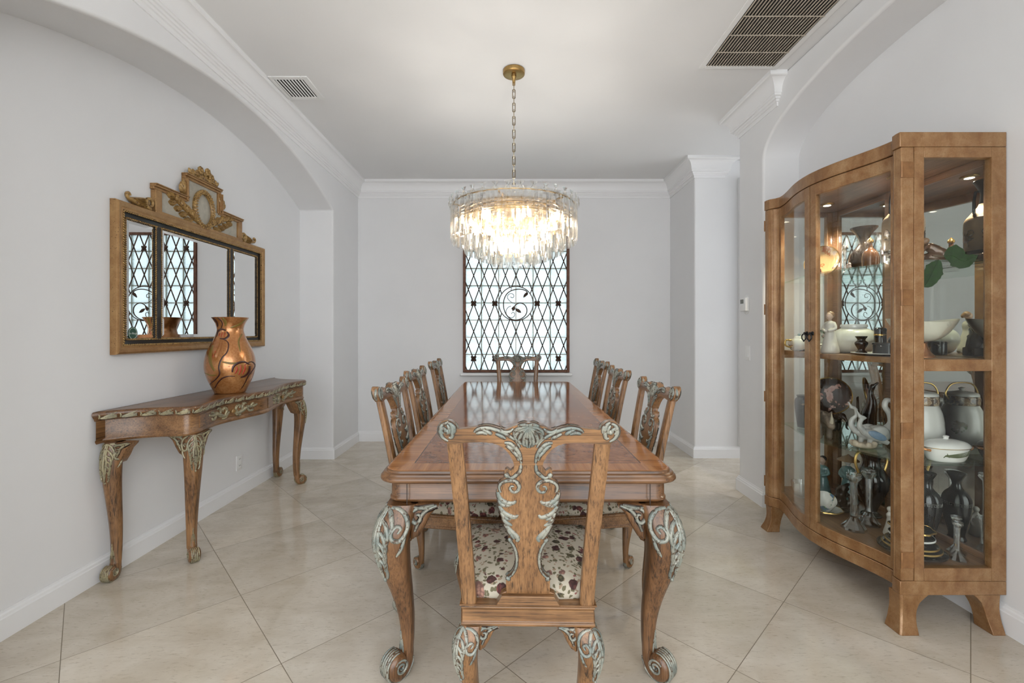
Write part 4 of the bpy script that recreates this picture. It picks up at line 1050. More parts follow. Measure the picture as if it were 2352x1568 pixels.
def painted(name, base, cols, scale=26, thr=.42, rough=.12, metal=0):
    """glazed ware with a scattered hand-painted motif"""
    t = NT(name); nz = t.noise(t.coord(), scale, 3); vo = t.n('TexVoronoi', {'Vector': nz.outputs['Color'], 'Scale': 3.0}); v2 = t.noise(t.coord((1, 1, 1), (1, 2, 3)), scale*.45, 4, .6)
    st = [(i/len(cols), c) for i, c in enumerate(cols)]
    m_ = t.ramp(v2, [(thr-.015, (0, 0, 0)), (thr+.015, (1, 1, 1))]); c = t.mix(m_, t.ramp(vo.outputs['Color'], st, 'CONSTANT').outputs[0], base)
    t.p(color=c, rough=rough, metal=metal, coat=.4, coatr=.04); return t.mat
floral = painted('floral_porcelain', (.74, .72, .66), [(.45, .18, .14), (.12, .25, .12), (.08, .16, .25), (.50, .32, .10)], 24, .43)
green_fl = painted('green_sprigged_porcelain', (.62, .64, .56), [(.05, .14, .07), (.10, .20, .10), (.35, .20, .18)], 30, .5)
black_pink = painted('black_and_pink_glaze', (.02, .014, .014), [(.55, .30, .25), (.20, .12, .07), (.60, .38, .32)], 22, .43)
greek = painted('black_figure_glaze', (.012, .011, .011), [(.42, .36, .26), (.50, .44, .32), (.30, .22, .14)], 34, .36)
imari = painted('orange_and_white_glaze', (.62, .52, .42), [(.48, .17, .05), (.06, .09, .20), (.60, .40, .18)], 12, .5)
stony = painted('mottled_white_ware', (.66, .65, .60), [(.10, .15, .06), (.50, .50, .45), (.25, .22, .16)], 20, .36, .3)
fabric_green = plain('green_plastic_leaf', (.014, .045, .008), .5, 0, .4, 60, .3, 0, .2)
def loc(px, Y, z, x=None): return (x if x is not None else (px-CX)*Y/F, Y, z)
def item(name, label, cat, L_, rz=0, group=None): return thing(name, label, cat, L_, rz, group)
def vase_of(name, label, cat, L_, prof, mat, n=32, part='body', extra=()):
    o = item(name, label, cat, L_); b = MB().lathe(crom(prof, 3), n).build(part, mat, o, ang=60)
    for nm, pr, mt in extra: MB().lathe(crom(pr, 3), n).build(nm, mt, b if nm in ('band', 'rim') else o, ang=60)
    return o, b
# ---- top glass shelf
o, b = vase_of('amphora', 'tall tan amphora with dark palmettes and a black flared neck on the top shelf', 'vase', loc(0, 2.12, Z1, 1.88),
    [(.045, 0), (.050, .010), (.060, .03), (.075, .07), (.079, .15), (.078, .215), (.070, .235)], plain('tan_terracotta', (.30, .22, .15), .5, 0, .1, 20),
    extra=[('shoulder', [(.070, .235), (.050, .262), (.032, .285), (.026, .30)], plain('pale_terracotta', (.50, .38, .26), .5)), ('neck', [(.026, .30), (.022, .335), (.024, .36), (.040, .395), (.047, .409), (.040, .409), (.020, .37)], blk_gl), ('band', [(.0505, .010), (.0625, .032), (.0765, .072), (.0725, .071)], blk_gl)])
pmn = MB()
for k in range(4):
    a0_ = k*pi/2+.4
    g = lambda u, v, h: V(((.0788+h)*cos(a0_+u/.079), (.0788+h)*sin(a0_+u/.079), .14+v))
    for j in range(7): pmn.leaf((0, -.02), .25+.44*j, .05, .006, .0012, g)
    for s in (-1, 1): pmn.ridge([(s*.02, -.045)] + [(s*(.03+q[0]), q[1]+.02) for q in spiral(0, 0, .022, .005, -2.2, 5, 18)], .0022, .001, g)
pmn.build('palmette_pattern', blk_gl, b, ang=80)
for s in (-1, 1): MB().tube([(s*.026, 0, .36), (s*.052, 0, .355), (s*.060, 0, .31), (s*.060, 0, .25)], .006, 8).build('handle', blk_gl, o)
vase_of('dark_vase', 'squat dark vase with a narrow waist near the mirror on the top shelf', 'vase', loc(0, 2.46, Z1, 1.965), [(.04, 0), (.055, .02), (.070, .07), (.062, .12), (.030, .165), (.022, .19), (.035, .225), (.062, .26), (.055, .26), (.02, .20)], dkbr)
o, b = vase_of('bottle', 'small brown stoppered bottle before the dark vase on the top shelf', 'bottle', loc(0, 2.30, Z1, 1.87), [(.030, 0), (.034, .02), (.034, .09), (.016, .115), (.010, .125), (.010, .145)], brn_gl, extra=[('stopper', [(.008, .145), (.014, .150), (.014, .160), (.006, .170), (.001, .176)], gold_line)])
def dish_prof(r_, h, t_=.004): return [(r_*.45, 0), (r_*.55, .003), (r_*.8, h*.45), (r_, h), (r_*.985, h+t_), (r_*.78, h*.55+t_), (r_*.5, .003+t_), (.001, .003+t_)]
def plate(name, label, L_, r_, h, mat, rim=gold_line, cat='plate', group=None, n=40, sy=1, wav=0):
    o = item(name, label, cat, L_, 0, group)
    m = MB().lathe(dish_prof(r_, h), n, fl=(lambda a: wav*cos(8*a)) if wav else None); m.v = [(x, y*sy, z) for x, y, z in m.v]
    b = m.build('body', mat, o, ang=60)
    q = MB().lathe([(r_*.965, h*.93+.0045), (r_*.985, h+.0052), (r_*1.004, h+.004), (r_*1.004, h-.002), (r_*.99, h-.002)], n, fl=(lambda a: wav*cos(8*a)) if wav else None); q.v = [(x, y*sy, z) for x, y, z in q.v]
    q.f = [f for f in q.f if len(f) == 4]; q.mi = q.mi[:len(q.f)]; q.build('rim', rim, b, ang=60); return o
def standing_plate(name, label, L_, r_, mat, rim, lift, face):
    o = item(name, label, 'plate', L_)
    m = MB().lathe(dish_prof(r_, .018), 40); rot = Matrix.Rotation(face, 4, 'Z') @ Matrix.Rotation(R(78), 4, 'Y')
    f = lambda v: tuple(rot @ V((v[0], v[1], v[2])) + V((0, 0, lift+r_*.98)))
    m.v = [f(v) for v in m.v]; b = m.build('body', mat, o, ang=60)
    q = MB().lathe([(r_*.95, .0205), (r_*.99, .0235), (r_*1.008, .021), (r_*1.005, .016), (r_*.95, .0205)], 40); q.v = [f(v) for v in q.v]; q.f = [k for k in q.f if len(k) == 4]; q.mi = q.mi[:len(q.f)]; q.build('rim', rim, b)
    s = MB(); D = V((cos(face), sin(face), 0)); E = V((-D.y, D.x, 0))
    for k in (-1, 1):
        p0 = E*(k*.04); s.tube([p0+D*.035+V((0, 0, lift+.022)), p0+D*.030+V((0, 0, lift)), p0-D*.03+V((0, 0, .004)), p0+D*.03+V((0, 0, .003))], .003, 6)
        s.tube([p0-D*.03+V((0, 0, .004)), p0*.6-D*.035+V((0, 0, lift+r_*.9))], .003, 6)
    s.build('stand', dkbr, o); return o
standing_plate('display_plate', 'orange and white display plate standing at the far end of the top shelf', loc(0, 2.69, Z1, 1.90), .098, imari, gold_line, .012, R(210))
o, b = vase_of('urn', 'small brown lidded urn beside the leaf sprig on the top shelf', 'urn', loc(0, 2.03, Z1, 1.80), [(.022, 0), (.014, .012), (.032, .035), (.040, .055), (.026, .075)], brn_gl, extra=[('lid', [(.030, .075), (.022, .088), (.010, .095), (.013, .104), (.006, .112), (.001, .115)], brn_gl)])
# helpers for modelled figures: blobs fused into one continuous surface
def fig(mb, name, mat, parent, vox=.004): return mb.build(name, mat, parent, remesh=vox)
def limb(mb, pts, rs, n=8): mb.tube(crom(pts, 3), [smooth_interp(i/(3*(len(pts)-1)), [(k/(len(rs)-1), r_) for k, r_ in enumerate(rs)]) for i in range(3*(len(pts)-1)+1)], n); mb.ball(pts[0], rs[0]); mb.ball(pts[-1], rs[-1]); return mb
o = item('reclining_figurine', 'brown glazed figurine of a reclining woman behind the green leaves', 'figurine', loc(0, 2.03, Z1, 1.955), R(150))
m = MB(); m.ball((0, 0, .028), (.065, .028, .026), 12, 8); limb(m, [(-.02, 0, .04), (.02, -.005, .075), (.035, -.005, .085)], [.026, .022, .015]); limb(m, [(-.04, 0, .03), (-.075, -.01, .03), (-.06, -.02, .012)], [.02, .014, .010]); limb(m, [(.035, .01, .08), (.06, .02, .05), (.045, .0, .02)], [.011, .009, .007]); m.ball((0, 0, .006), (.075, .035, .008), 12, 6)
fig(m, 'body', brn_gl, o, .0035); m = MB(); m.ball((.045, -.006, .104), (.016, .015, .019), 12, 9); m.ball((.050, -.006, .122), (.010, .010, .009)); m.ball((.034, -.004, .108), (.012, .014, .014)); fig(m, 'head', hairm, o, .0028)
o = item('leaf_sprig', 'sprig of large dark green artificial leaves hanging over the edge of the top shelf', 'leaf', (1.858, 1.913, Z1+.004))
for pts, w, nm in (([(.012, .008), (.05, .012), (.10, -.012), (.155, .012)], .048, 0), ([(-.008, -.01), (-.03, -.05), (-.055, -.10), (-.075, -.125)], .042, 1)):
    m = MB(); c_ = crom(pts, 5); n = len(c_)-1; L = []
    for i, (u, v) in enumerate(c_):
        a, b_ = c_[max(i-1, 0)], c_[min(i+1, n)]; l = hypot(b_[0]-a[0], b_[1]-a[1]); nx, ny = -(b_[1]-a[1])/l, (b_[0]-a[0])/l
        w_ = w*min(1, 2.6*(i/n)+.12)*max(.03, 1-(i/n)**2.6)*(1.0+.09*(i % 2)); z_ = .004*sin(i*1.3)
        L.append([(u+nx*w_*q, -.010*abs(q)*(1-abs(q)*.5)-d, v+ny*w_*q+.002*(k % 2)) for d in (0, .0012) for k, q in enumerate((-1, -.66, -.33, 0, .33, .66, 1) if d == 0 else (1, .66, .33, 0, -.33, -.66, -1))])
    m.loft(L); m.tube([(u, -.0022, v) for u, v in c_], [.0016]*len(c_), 5); m.build('leaf', fabric_green, o, ang=70)
MB().tube([(-.03, .004, .012), (.0, 0, .008), (.014, -.001, .008)], .003, 6).build('stem', plain('brown_stem', (.12, .08, .04), .6), o)
o = item('bird_figurine', 'tiny white figurine of two birds at the front edge of the top shelf', 'figurine', loc(0, 2.27, Z1, 1.735), R(60))
m = MB()
for s in (-1, 1): m.ball((s*.017, 0, .016), (.016, .010, .011)); m.ball((s*.022, 0, .030), (.009, .008, .009)); m.ball((s*.031, 0, .029), (.004, .003, .003)); limb(m, [(s*.010, 0, .018), (-s*.004+s*.004, 0, .022)], [.007, .003])
m.ball((0, 0, .005), (.030, .014, .006)); fig(m, 'body', plain('pink_white_bisque', (.62, .50, .44), .35), o, .0025)
vase_of('red_jar', 'small dark red jar below the orange plate on the top shelf', 'jar', loc(0, 2.56, Z1, 1.765), [(.02, 0), (.026, .01), (.028, .04), (.020, .055), (.022, .062), (.015, .06)], plain('dark_red_lacquer', (.16, .03, .02), .2))
o, b = vase_of('silver_candlestick', 'slim silver candlestick in the middle of the top shelf', 'candlestick', loc(0, 2.42, Z1, 1.83), [(.028, 0), (.026, .008), (.009, .020), (.006, .05), (.009, .07), (.006, .085), (.007, .13), (.014, .14), (.014, .155), (.009, .155)], silver)
# ---- wooden shelf
def lady(name, label, cat, L_, h, dress, head, hair, rz=0, hat=None, lean_=0, arms=None, vox=.0045):
    o = item(name, label, cat, L_, rz); k = h/.23; q = lambda *p: tuple(c*k for c in p); m = MB()
    m.lathe([(r_*k, z*k) for r_, z in crom([(.040, 0), (.044, .012), (.036, .05), (.027, .095), (.020, .125), (.023, .150), (.020, .168), (.008, .180)], 3)], 20)
    for s in (-1, 1): limb(m, [q(s*.020, 0, .165), q(s*.034, -.008, .135), q(s*.012, -.030, .125)], [.010*k, .009*k, .007*k])
    m.ball(q(.026, -.012, .028), (.018*k, .016*k, .030*k)); m.ball(q(-.020, .014, .04), (.022*k, .018*k, .036*k))
    fig(m, 'body', dress, o, vox*k); m = MB(); m.ball(q(0, -.004, .204), (.0165*k, .0175*k, .021*k), 14, 10); m.ball(q(0, -.021, .203), (.003*k, .004*k, .004*k)); limb(m, [q(0, 0, .172), q(0, -.002, .19)], [.008*k, .008*k])
    fig(m, 'head', head, o, .003*k); m = MB()
    if hat: m.lathe([(.002*k, .236*k), (.010*k, .229*k), (.045*k, .208*k), (.046*k, .205*k), (.012*k, .214*k)], 20); m.build('hat', hair, o)
    else:
        m.ball(q(0, .004, .213), (.0195*k, .0185*k, .018*k), 12, 8); m.ball(q(0, .020, .205), (.010*k, .010*k, .012*k)); fig(m, 'hair', hair, o, .0032*k)
    return o
lady('girl_figurine', 'pale porcelain figurine of a standing girl in a long dress on the wooden shelf', 'figurine', loc(0, 2.37, Z2, 1.712), .225, ivory, skin, hairm, R(-70))
o, b = vase_of('teapot', 'white floral teapot at the far end of the wooden shelf', 'teapot', loc(0, 2.66, Z2, 1.735), [(.030, 0), (.045, .012), (.055, .04), (.046, .066), (.028, .078)], floral, extra=[('lid', [(.030, .078), (.022, .088), (.006, .092), (.009, .100), (.001, .106)], floral)])
MB().tube(crom([(.050, 0, .03), (.075, 0, .045), (.085, 0, .075)], 3), [.011, .010, .009, .008, .007, .006, .0055], 8).build('spout', floral, b); MB().tube(crom([(-.045, 0, .062), (-.078, 0, .066), (-.082, 0, .035), (-.050, 0, .022)], 4), .005, 8).build('handle', gold_line, b)
vase_of('posy_vase', 'green sprigged porcelain vase behind the girl figurine', 'vase', loc(0, 2.60, Z2, 1.835), [(.03, 0), (.04, .015), (.045, .06), (.034, .10), (.040, .125), (.034, .124)], green_fl)
o = item('trinket_box', 'small white floral box left of the girl figurine on the wooden shelf', 'box', loc(0, 2.495, Z2, 1.745), R(20)); MB().box(-.036, .036, -.028, .028, 0, .038).build('body', floral, o, bevel=.006, seg=3); MB().box(-.038, .038, -.030, .030, .0385, .050).build('lid', floral, o, bevel=.006, seg=3)
o, b = vase_of('ginger_jar', 'wide white ginger jar painted with green sprigs in the middle of the wooden shelf', 'jar', loc(0, 2.40, Z2, 1.862), [(.055, 0), (.075, .012), (.098, .055), (.100, .085), (.085, .118), (.058, .134), (.056, .140)], stony, 40, extra=[('lid', [(.060, .140), (.060, .152), (.052, .156), (.001, .157)], porc)])
o = item('tray', 'oval white tray under the black ware at the near end of the wooden shelf', 'tray', loc(0, 2.17, Z2, 1.795))
m = MB().lathe(dish_prof(.115, .010, .003), 40); m.v = [(x*.72, y*1.12, z) for x, y, z in m.v]; m.build('body', porc, o)
zt_ = Z2+.0065
vase_of('miniature_vase', 'miniature black vase with pale figures on the front of the oval tray', 'vase', (1.748, 2.205, zt_), [(.022, 0), (.024, .008), (.014, .02), (.026, .045), (.026, .058), (.016, .068), (.026, .086), (.020, .085)], greek)
o = item('oval_box', 'black oval lidded box with pale figures on the oval tray', 'box', (1.788, 2.118, zt_)); 
for nm, z0_, z1_, s_ in (('body', 0, .046, 1), ('lid', .0465, .058, 1.05)): MB().domed([(.034*s_*cos(2*pi*i/30), .055*s_*sin(2*pi*i/30)) for i in range(30)], fz, z0_, z1_, .004, .004).build(nm, greek, o)
o, b = vase_of('cylinder_jar', 'tall black cylinder jar with gilt bands at the back of the oval tray', 'jar', (1.842, 2.205, zt_), [(.024, 0), (.025, .004), (.025, .108), (.023, .112)], blk_gl, extra=[('lid', [(.026, .112), (.026, .124), (.016, .130), (.001, .131)], blk_gl), ('band', [(.0255, .09), (.0258, .094), (.0255, .098), (.0245, .094)], gold_line)])
o = item('bust_figurine', 'dark bust of a child in a round cap on the wooden shelf', 'figurine', loc(0, 2.13, Z2, 1.925), R(-80))
m = MB(); m.box(-.035, .035, -.03, .03, 0, .04); limb(m, [(0, .005, .04), (0, 0, .085), (0, -.004, .11)], [.030, .027, .014])
for s in (-1, 1): limb(m, [(s*.028, 0, .092), (s*.038, -.018, .058), (s*.012, -.026, .098)], [.012, .010, .008])
fig(m, 'body', dkbr, o); m = MB(); m.ball((0, -.008, .134), (.021, .022, .026), 14, 10); m.ball((0, -.030, .132), .0045); fig(m, 'head', brn_gl, o, .003); MB().ball((0, -.004, .150), (.029, .028, .018), 16, 10).build('cap', hairm, o)
o = item('compote_bowl', 'cream painted compote bowl with a folded rim on a flared copper foot', 'bowl', loc(0, 2.035, Z2, 1.895))
MB().lathe(crom([(.048, 0), (.046, .004), (.030, .022), (.020, .045), (.017, .062), (.020, .068)], 3), 28).build('foot', copper_f, o)
L = []; N_ = 44
for r_, z in crom([(.012, .066), (.050, .074), (.088, .100), (.118, .140), (.133, .166)], 3)+crom([(.130, .166), (.112, .138), (.082, .103), (.045, .079), (.004, .074)], 3):
    r_ *= 1.14; L.append([(r_*cos(a)*(1+.06*cos(2*a)), r_*sin(a)*(.60-.12*(z-.07)/.1), z*1.06 - .010*(r_/.13)**2*(1-cos(2*a))*.6) for a in (2*pi*i/N_ for i in range(N_))])
MB().loft(L).build('body', painted('cream_lily_ware', (.66, .62, .50), [(.50, .46, .36), (.35, .36, .20), (.58, .50, .38)], 14, .40, .3), o, ang=60)
o, b = vase_of('pitcher', 'black pitcher with a tall looped handle on the wooden shelf', 'pitcher', loc(0, 2.300, Z2, 2.018), [(.030, 0), (.032, .006), (.016, .022), (.040, .05), (.046, .075), (.022, .102), (.015, .12), (.030, .145), (.022, .143)], blk_gl)
MB().tube(crom([(.042, 0, .085), (.062, 0, .12), (.055, 0, .165), (.028, 0, .165), (.018, 0, .142)], 4), .006, 8).build('handle', blk_gl, b)
o, b = vase_of('black_jar', 'squat black lidded jar behind the compote bowl', 'jar', loc(0, 2.200, Z2, 2.03), [(.028, 0), (.030, .006), (.030, .052), (.028, .056)], greek, extra=[('lid', [(.031, .056), (.030, .066), (.012, .072), (.001, .073)], blk_gl)])
# ---- lower glass shelf
standing_plate('display_plate', 'black and pink display plate on a stand on the lower glass shelf', loc(0, 2.73, Z3, 1.975), .112, black_pink, gold_line, .070, R(225))
vase_of('tapered_vase', 'dark tapered vase with pale motifs left of the rhinoceros', 'vase', loc(0, 2.68, Z3, 1.775), [(.030, 0), (.034, .01), (.046, .12), (.044, .165), (.034, .178), (.038, .190), (.032, .188)], greek)
def beast(name, label, L_, rz, s_, mat, trunk=0, horn=0, mate=None):
    o = item(name, label, 'figurine', L_, rz); q = lambda *p: tuple(c*s_ for c in p); m = MB()
    m.ball(q(0, 0, .66), (.50*s_, .27*s_, .29*s_), 16, 10); m.ball(q(.38, 0, .74), (.24*s_, .22*s_, .25*s_)); m.ball(q(-.36, 0, .68), (.24*s_, .24*s_, .27*s_))
    for x in (-.34, .34):
        for y in (-.15, .15): limb(m, [q(x, y, .52), q(x+.02, y, .28), q(x, y, .06)], [.135*s_, .100*s_, .105*s_])
    if trunk:
        m.ball(q(.70, 0, .90), (.20*s_, .19*s_, .22*s_), 12, 8); limb(m, [q(.82, 0, .86), q(.98, 0, .60), q(.94, 0, .30), q(1.06, 0, .20)], [.11*s_, .08*s_, .06*s_, .045*s_])
        for y in (-1, 1): m.ball(q(.56, y*.25, .88), (.15*s_, .045*s_, .20*s_), 10, 8)
    else:
        limb(m, [q(.50, 0, .78), q(.80, 0, .70), q(1.02, 0, .56)], [.20*s_, .17*s_, .12*s_])
        for y in (-1, 1): m.ball(q(.62, y*.13, .95), (.05*s_, .045*s_, .085*s_))
    limb(m, [q(-.56, 0, .78), q(-.66, 0, .52), q(-.62, 0, .38)], [.035*s_, .025*s_, .03*s_]); fig(m, 'body', mat, o, max(.0035, .035*s_))
    h = MB()
    if horn: h.tube([q(1.0, 0, .62), q(1.06, 0, .80), q(1.02, 0, 1.02)], [.075*s_, .05*s_, .006*s_], 8); h.build('horn', mate, o)
    else:
        for y in (-1, 1): MB().tube([q(.80, y*.12, .76), q(.98, y*.15, .64), q(1.10, y*.13, .70)], [.035*s_, .026*s_, .006*s_], 6).build('tusk', mate, o)
    return o
tusk = plain('pale_horn', (.42, .36, .26), .4)
beast('rhinoceros_figurine', 'grey brown rhinoceros figurine with a pale horn on the lower glass shelf', loc(0, 2.44, Z3, 1.712), R(-108), .150, brownst, 0, 1, tusk)
beast('elephant_figurine', 'dark elephant figurine to the right of the rhinoceros', loc(0, 2.62, Z3, 1.90), R(-75), .095, dkbr, 1, 0, tusk)
o = item('heron_figurine', 'blue and cream porcelain figurine of two herons on the lower glass shelf', 'figurine', loc(0, 2.20, Z3, 1.755), R(-15))
m = MB(); m.ball((0, 0, .012), (.055, .05, .014), 14, 8)
for i in range(9): m.ball((.045*cos(i*.7), .038*sin(i*.7), .018+.004*(i % 3)), .014)
fig(m, 'base', plain('sandy_bisque', (.50, .42, .32), .4, 0, .15, 40), o, .004)
wing_blue = plain('pale_blue_glaze', (.22, .32, .44), .15, 0, .3, 40)
hb = plain('blue_cream_glaze', (.50, .50, .48), .15, 0, .25, 14)
for x, y, hh, w in ((-.012, .016, .200, .0), (.012, -.014, .160, .01)):
    m = MB(); m.ball((x+.022, y, .066), (.050, .024, .026), 12, 8, Matrix.Rotation(R(24), 3, 'Y')); m.ball((x+.05, y, .052), (.045, .018, .015), 10, 6, Matrix.Rotation(R(30), 3, 'Y')); limb(m, [(x+.04, y, .055), (x+.085, y, .030)], [.016, .004])
    limb(m, [(x-.014, y, .078), (x-.034, y, .105), (x-.030, y, .135), (x-.012, y, .155), (x-.016, y, hh-.012), (x-.032, y, hh-.004)], [.017, .013, .010, .009, .009, .010]); limb(m, [(x-.034, y, hh-.002), (x-.046, y, hh+.022)], [.006, .0015])
    limb(m, [(x+.01, y, .05), (x+.008, y, .015)], [.012, .008]); bd = fig(m, 'bird', hb, o, .0033)
    m = MB(); m.ball((x+.032, y-.019, .068), (.042, .009, .019), 12, 8, Matrix.Rotation(R(24), 3, 'Y')); m.ball((x+.032, y+.019, .068), (.042, .009, .019), 12, 8, Matrix.Rotation(R(24), 3, 'Y')); fig(m, 'wing', wing_blue, o, .003)
o = item('swan_figurine', 'glossy white porcelain swan with a curved neck on the lower glass shelf', 'figurine', loc(0, 2.275, Z3, 1.885), R(8))
m = MB(); m.ball((0, 0, .05), (.075, .042, .046), 16, 10); limb(m, [(.05, 0, .06), (.085, 0, .10), (.075, 0, .15), (.045, 0, .19), (.055, 0, .222), (.080, 0, .218)], [.030, .020, .016, .014, .014, .013]); limb(m, [(.085, 0, .216), (.105, 0, .206)], [.008, .004]); limb(m, [(-.05, 0, .06), (-.095, 0, .085)], [.028, .006])
for s in (-1, 1): m.ball((-.02, s*.032, .065), (.055, .016, .032), 12, 8)
m.ball((0, 0, .01), (.05, .03, .012)); fig(m, 'body', porc, o, .004)
o = item('bird_statue', 'tall slender black bird statue near the mirror on the lower glass shelf', 'figurine', loc(0, 2.44, Z3, 1.985), R(-60))
m = MB(); limb(m, [(0, 0, .02), (-.01, 0, .10), (.005, 0, .18), (.0, 0, .24), (.010, 0, .275)], [.030, .038, .026, .014, .014]); limb(m, [(.015, 0, .278), (.035, 0, .300)], [.008, .002]); limb(m, [(-.02, 0, .09), (-.045, 0, .02)], [.02, .008]); m.ball((0, 0, .01), (.04, .035, .011)); fig(m, 'body', blk_gl, o, .004)
o, b = vase_of('biscuit_jar', 'tall white biscuit jar with a patterned collar behind the oval covered dish', 'jar', loc(0, 2.135, Z3, 1.983), [(.058, 0), (.066, .008), (.080, .06), (.083, .12), (.074, .19), (.060, .225)], stony, 36,
    extra=[('collar', [(.060, .225), (.064, .230), (.064, .262), (.060, .268)], painted('dark_lattice_band', (.10, .07, .05), [(.45, .36, .24), (.30, .20, .12)], 60, .5)), ('lid', [(.062, .268), (.056, .282), (.020, .290), (.008, .294), (.013, .304), (.001, .310)], stony)])
MB().tube(crom([(-.062, 0, .25), (-.078, 0, .28), (-.045, 0, .325), (.045, 0, .325), (.078, 0, .28), (.062, 0, .25)], 4), .0035, 8).build('handle', gold_line, o)
o = item('covered_dish', 'oval white covered dish painted with asparagus at the near end of the lower glass shelf', 'dish', loc(0, 1.982, Z3, 1.950), R(4))
def oval(prof, sx, sy, n=40): 
    m = MB().lathe(crom(prof, 3), n); m.v = [(x*sx, y*sy, z) for x, y, z in m.v]; return m
b = oval([(.070, 0), (.080, .006), (.094, .035), (.100, .062), (.096, .062), (.07, .02)], 1, .60).build('body', porc, o)
l_ = oval([(.103, .062), (.104, .067), (.085, .083), (.040, .094), (.012, .097), (.014, .108), (.001, .112)], 1, .60).build('lid', porc, o)
MB().loft([[(x, y, z) for x, y in [( (.1005+q)*cos(2*pi*i/40), (.1005+q)*.60*sin(2*pi*i/40)) for i in range(40)]] for q, z in ((0, .060), (.0035, .0615), (.004, .0635), (0, .065))], cap=False).build('rim', gold_line, b)
for s in (-1, 1): MB().tube(crom([(s*.094, -.018, .050), (s*.116, -.010, .056), (s*.116, .010, .056), (s*.094, .018, .050)], 3), .006, 8).build('handle', plain('orange_gilt', (.55, .24, .08), .2, .4), b)
asp = MB(); f_ = lambda u, v, h: V((u*1.0, -(.60*sqrt(max(.0001, (.0945+.0062*(v-.033)/.03+h)**2-u*u)))-.0003, v))
for k in range(5):
    asp.ridge([(-.055, .030+.001*k), (-.01, .026+.004*k), (.035+.004*k, .030+.005*k)], .0022, .0012, f_); asp.ridge([(.035+.004*k, .030+.005*k), (.058+.002*k, .034+.006*k)], .0040, .0014, f_)
asp.ridge([(-.058, .024), (-.048, .038), (-.040, .026), (-.050, .044)], .0016, .001, f_)
asp.build('asparagus_pattern', plain('olive_green_paint', (.09, .11, .045), .3), b)
lfm = MB(); f_ = lambda u, v, h: V((u, v, .0835+(.05-hypot(u, v/.6))*.28+h))
for bx_, a_ in (((.02, -.02), .2), ((.03, .012), .9), ((-.04, -.02), 2.6), ((-.02, .02), 2.0), ((.05, -.01), -.4)): lfm.leaf(bx_, a_, .024, .007, .0012, f_)
lfm.build('leaf_pattern', plain('rust_brown_paint', (.22, .10, .06), .3), l_)
vase_of('ramekin', 'small round pale green dish beside the corner post on the lower glass shelf', 'dish', loc(0, 2.005, Z3, 1.795), [(.030, 0), (.036, .004), (.040, .045), (.043, .050), (.038, .048), (.034, .01), (.001, .008)], plain('pale_celadon', (.50, .56, .48), .15))
# ---- cabinet floor
lady('geisha_figurine', 'blue green glazed figurine of a woman with dark piled hair', 'figurine', loc(0, 2.70, Z0, 1.905), .245, celadon, skin, blk_gl, R(-60))
lady('fisherman_figurine', 'blue green glazed figurine of a man in a wide conical hat on the cabinet floor', 'figurine', loc(0, 2.60, Z0, 1.985), .275, celadon, porc, hairm, R(-70), hat=1)
o = item('bronze_sculpture', 'tangled black bronze sculpture between the sauce dish and the tall vase', 'sculpture', loc(0, 2.47, Z0, 1.86)); m = MB(); random.seed(11)
m.ball((0, 0, .012), (.05, .045, .013), 12, 6)
for i in range(9):
    a = random.uniform(0, 6.28); limb(m, [(0, 0, .02), (.035*cos(a), .035*sin(a), .05+.01*i), (.020*cos(a+1.5), .020*sin(a+1.5), .09+.008*i)], [.018, .013, .009])
fig(m, 'body', dkbr, o, .004)
o, b = vase_of('krater_vase', 'tall black two-handled vase with a painted frieze behind the crystal candlesticks', 'vase', loc(0, 2.41, Z0, 1.965), [(.045, 0), (.047, .010), (.026, .030), (.045, .08), (.072, .15), (.078, .205), (.062, .245), (.044, .275), (.042, .31), (.066, .355), (.058, .356), (.036, .32)], blk_gl, 40,
    extra=[('band', [(.0735, .150), (.0765, .170), (.0790, .200), (.0775, .214), (.076, .2)], greek), ('rim', [(.0655, .352), (.068, .3565), (.062, .3580), (.060, .354)], gold_line)])
for s in (-1, 1): MB().tube(crom([(s*.040, 0, .325), (s*.070, 0, .345), (s*.088, 0, .30), (s*.070, 0, .235)], 4), .007, 8).build('handle', gold_line, o)
plate('saucer', 'white saucer with a scalloped edge under the sauce bowl', loc(0, 2.455, Z0, 1.748), .080, .020, floral, gold_line, 'plate', wav=.03)
o = item('sauce_bowl', 'oval white bowl tilted on the scalloped saucer', 'bowl', (1.748, 2.455, Z0+.012), R(60)); m = oval([(.030, 0), (.036, .004), (.056, .030), (.072, .058), (.069, .060), (.05, .032), (.02, .010), (.001, .009)], 1.05, .72); m.v = [(x, y, z+x*.25*(z/.06)) for x, y, z in m.v]; m.build('body', floral, o)
o = item('glass_bowl', 'clear glass bowl at the far end of the cabinet floor', 'bowl', loc(0, 2.69, Z0, 1.765)); MB().lathe(crom([(.030, 0), (.034, .004), (.046, .04), (.052, .085), (.050, .085), (.043, .042), (.03, .010), (.001, .008)], 3), 28).build('body', M['cutglass'], o)
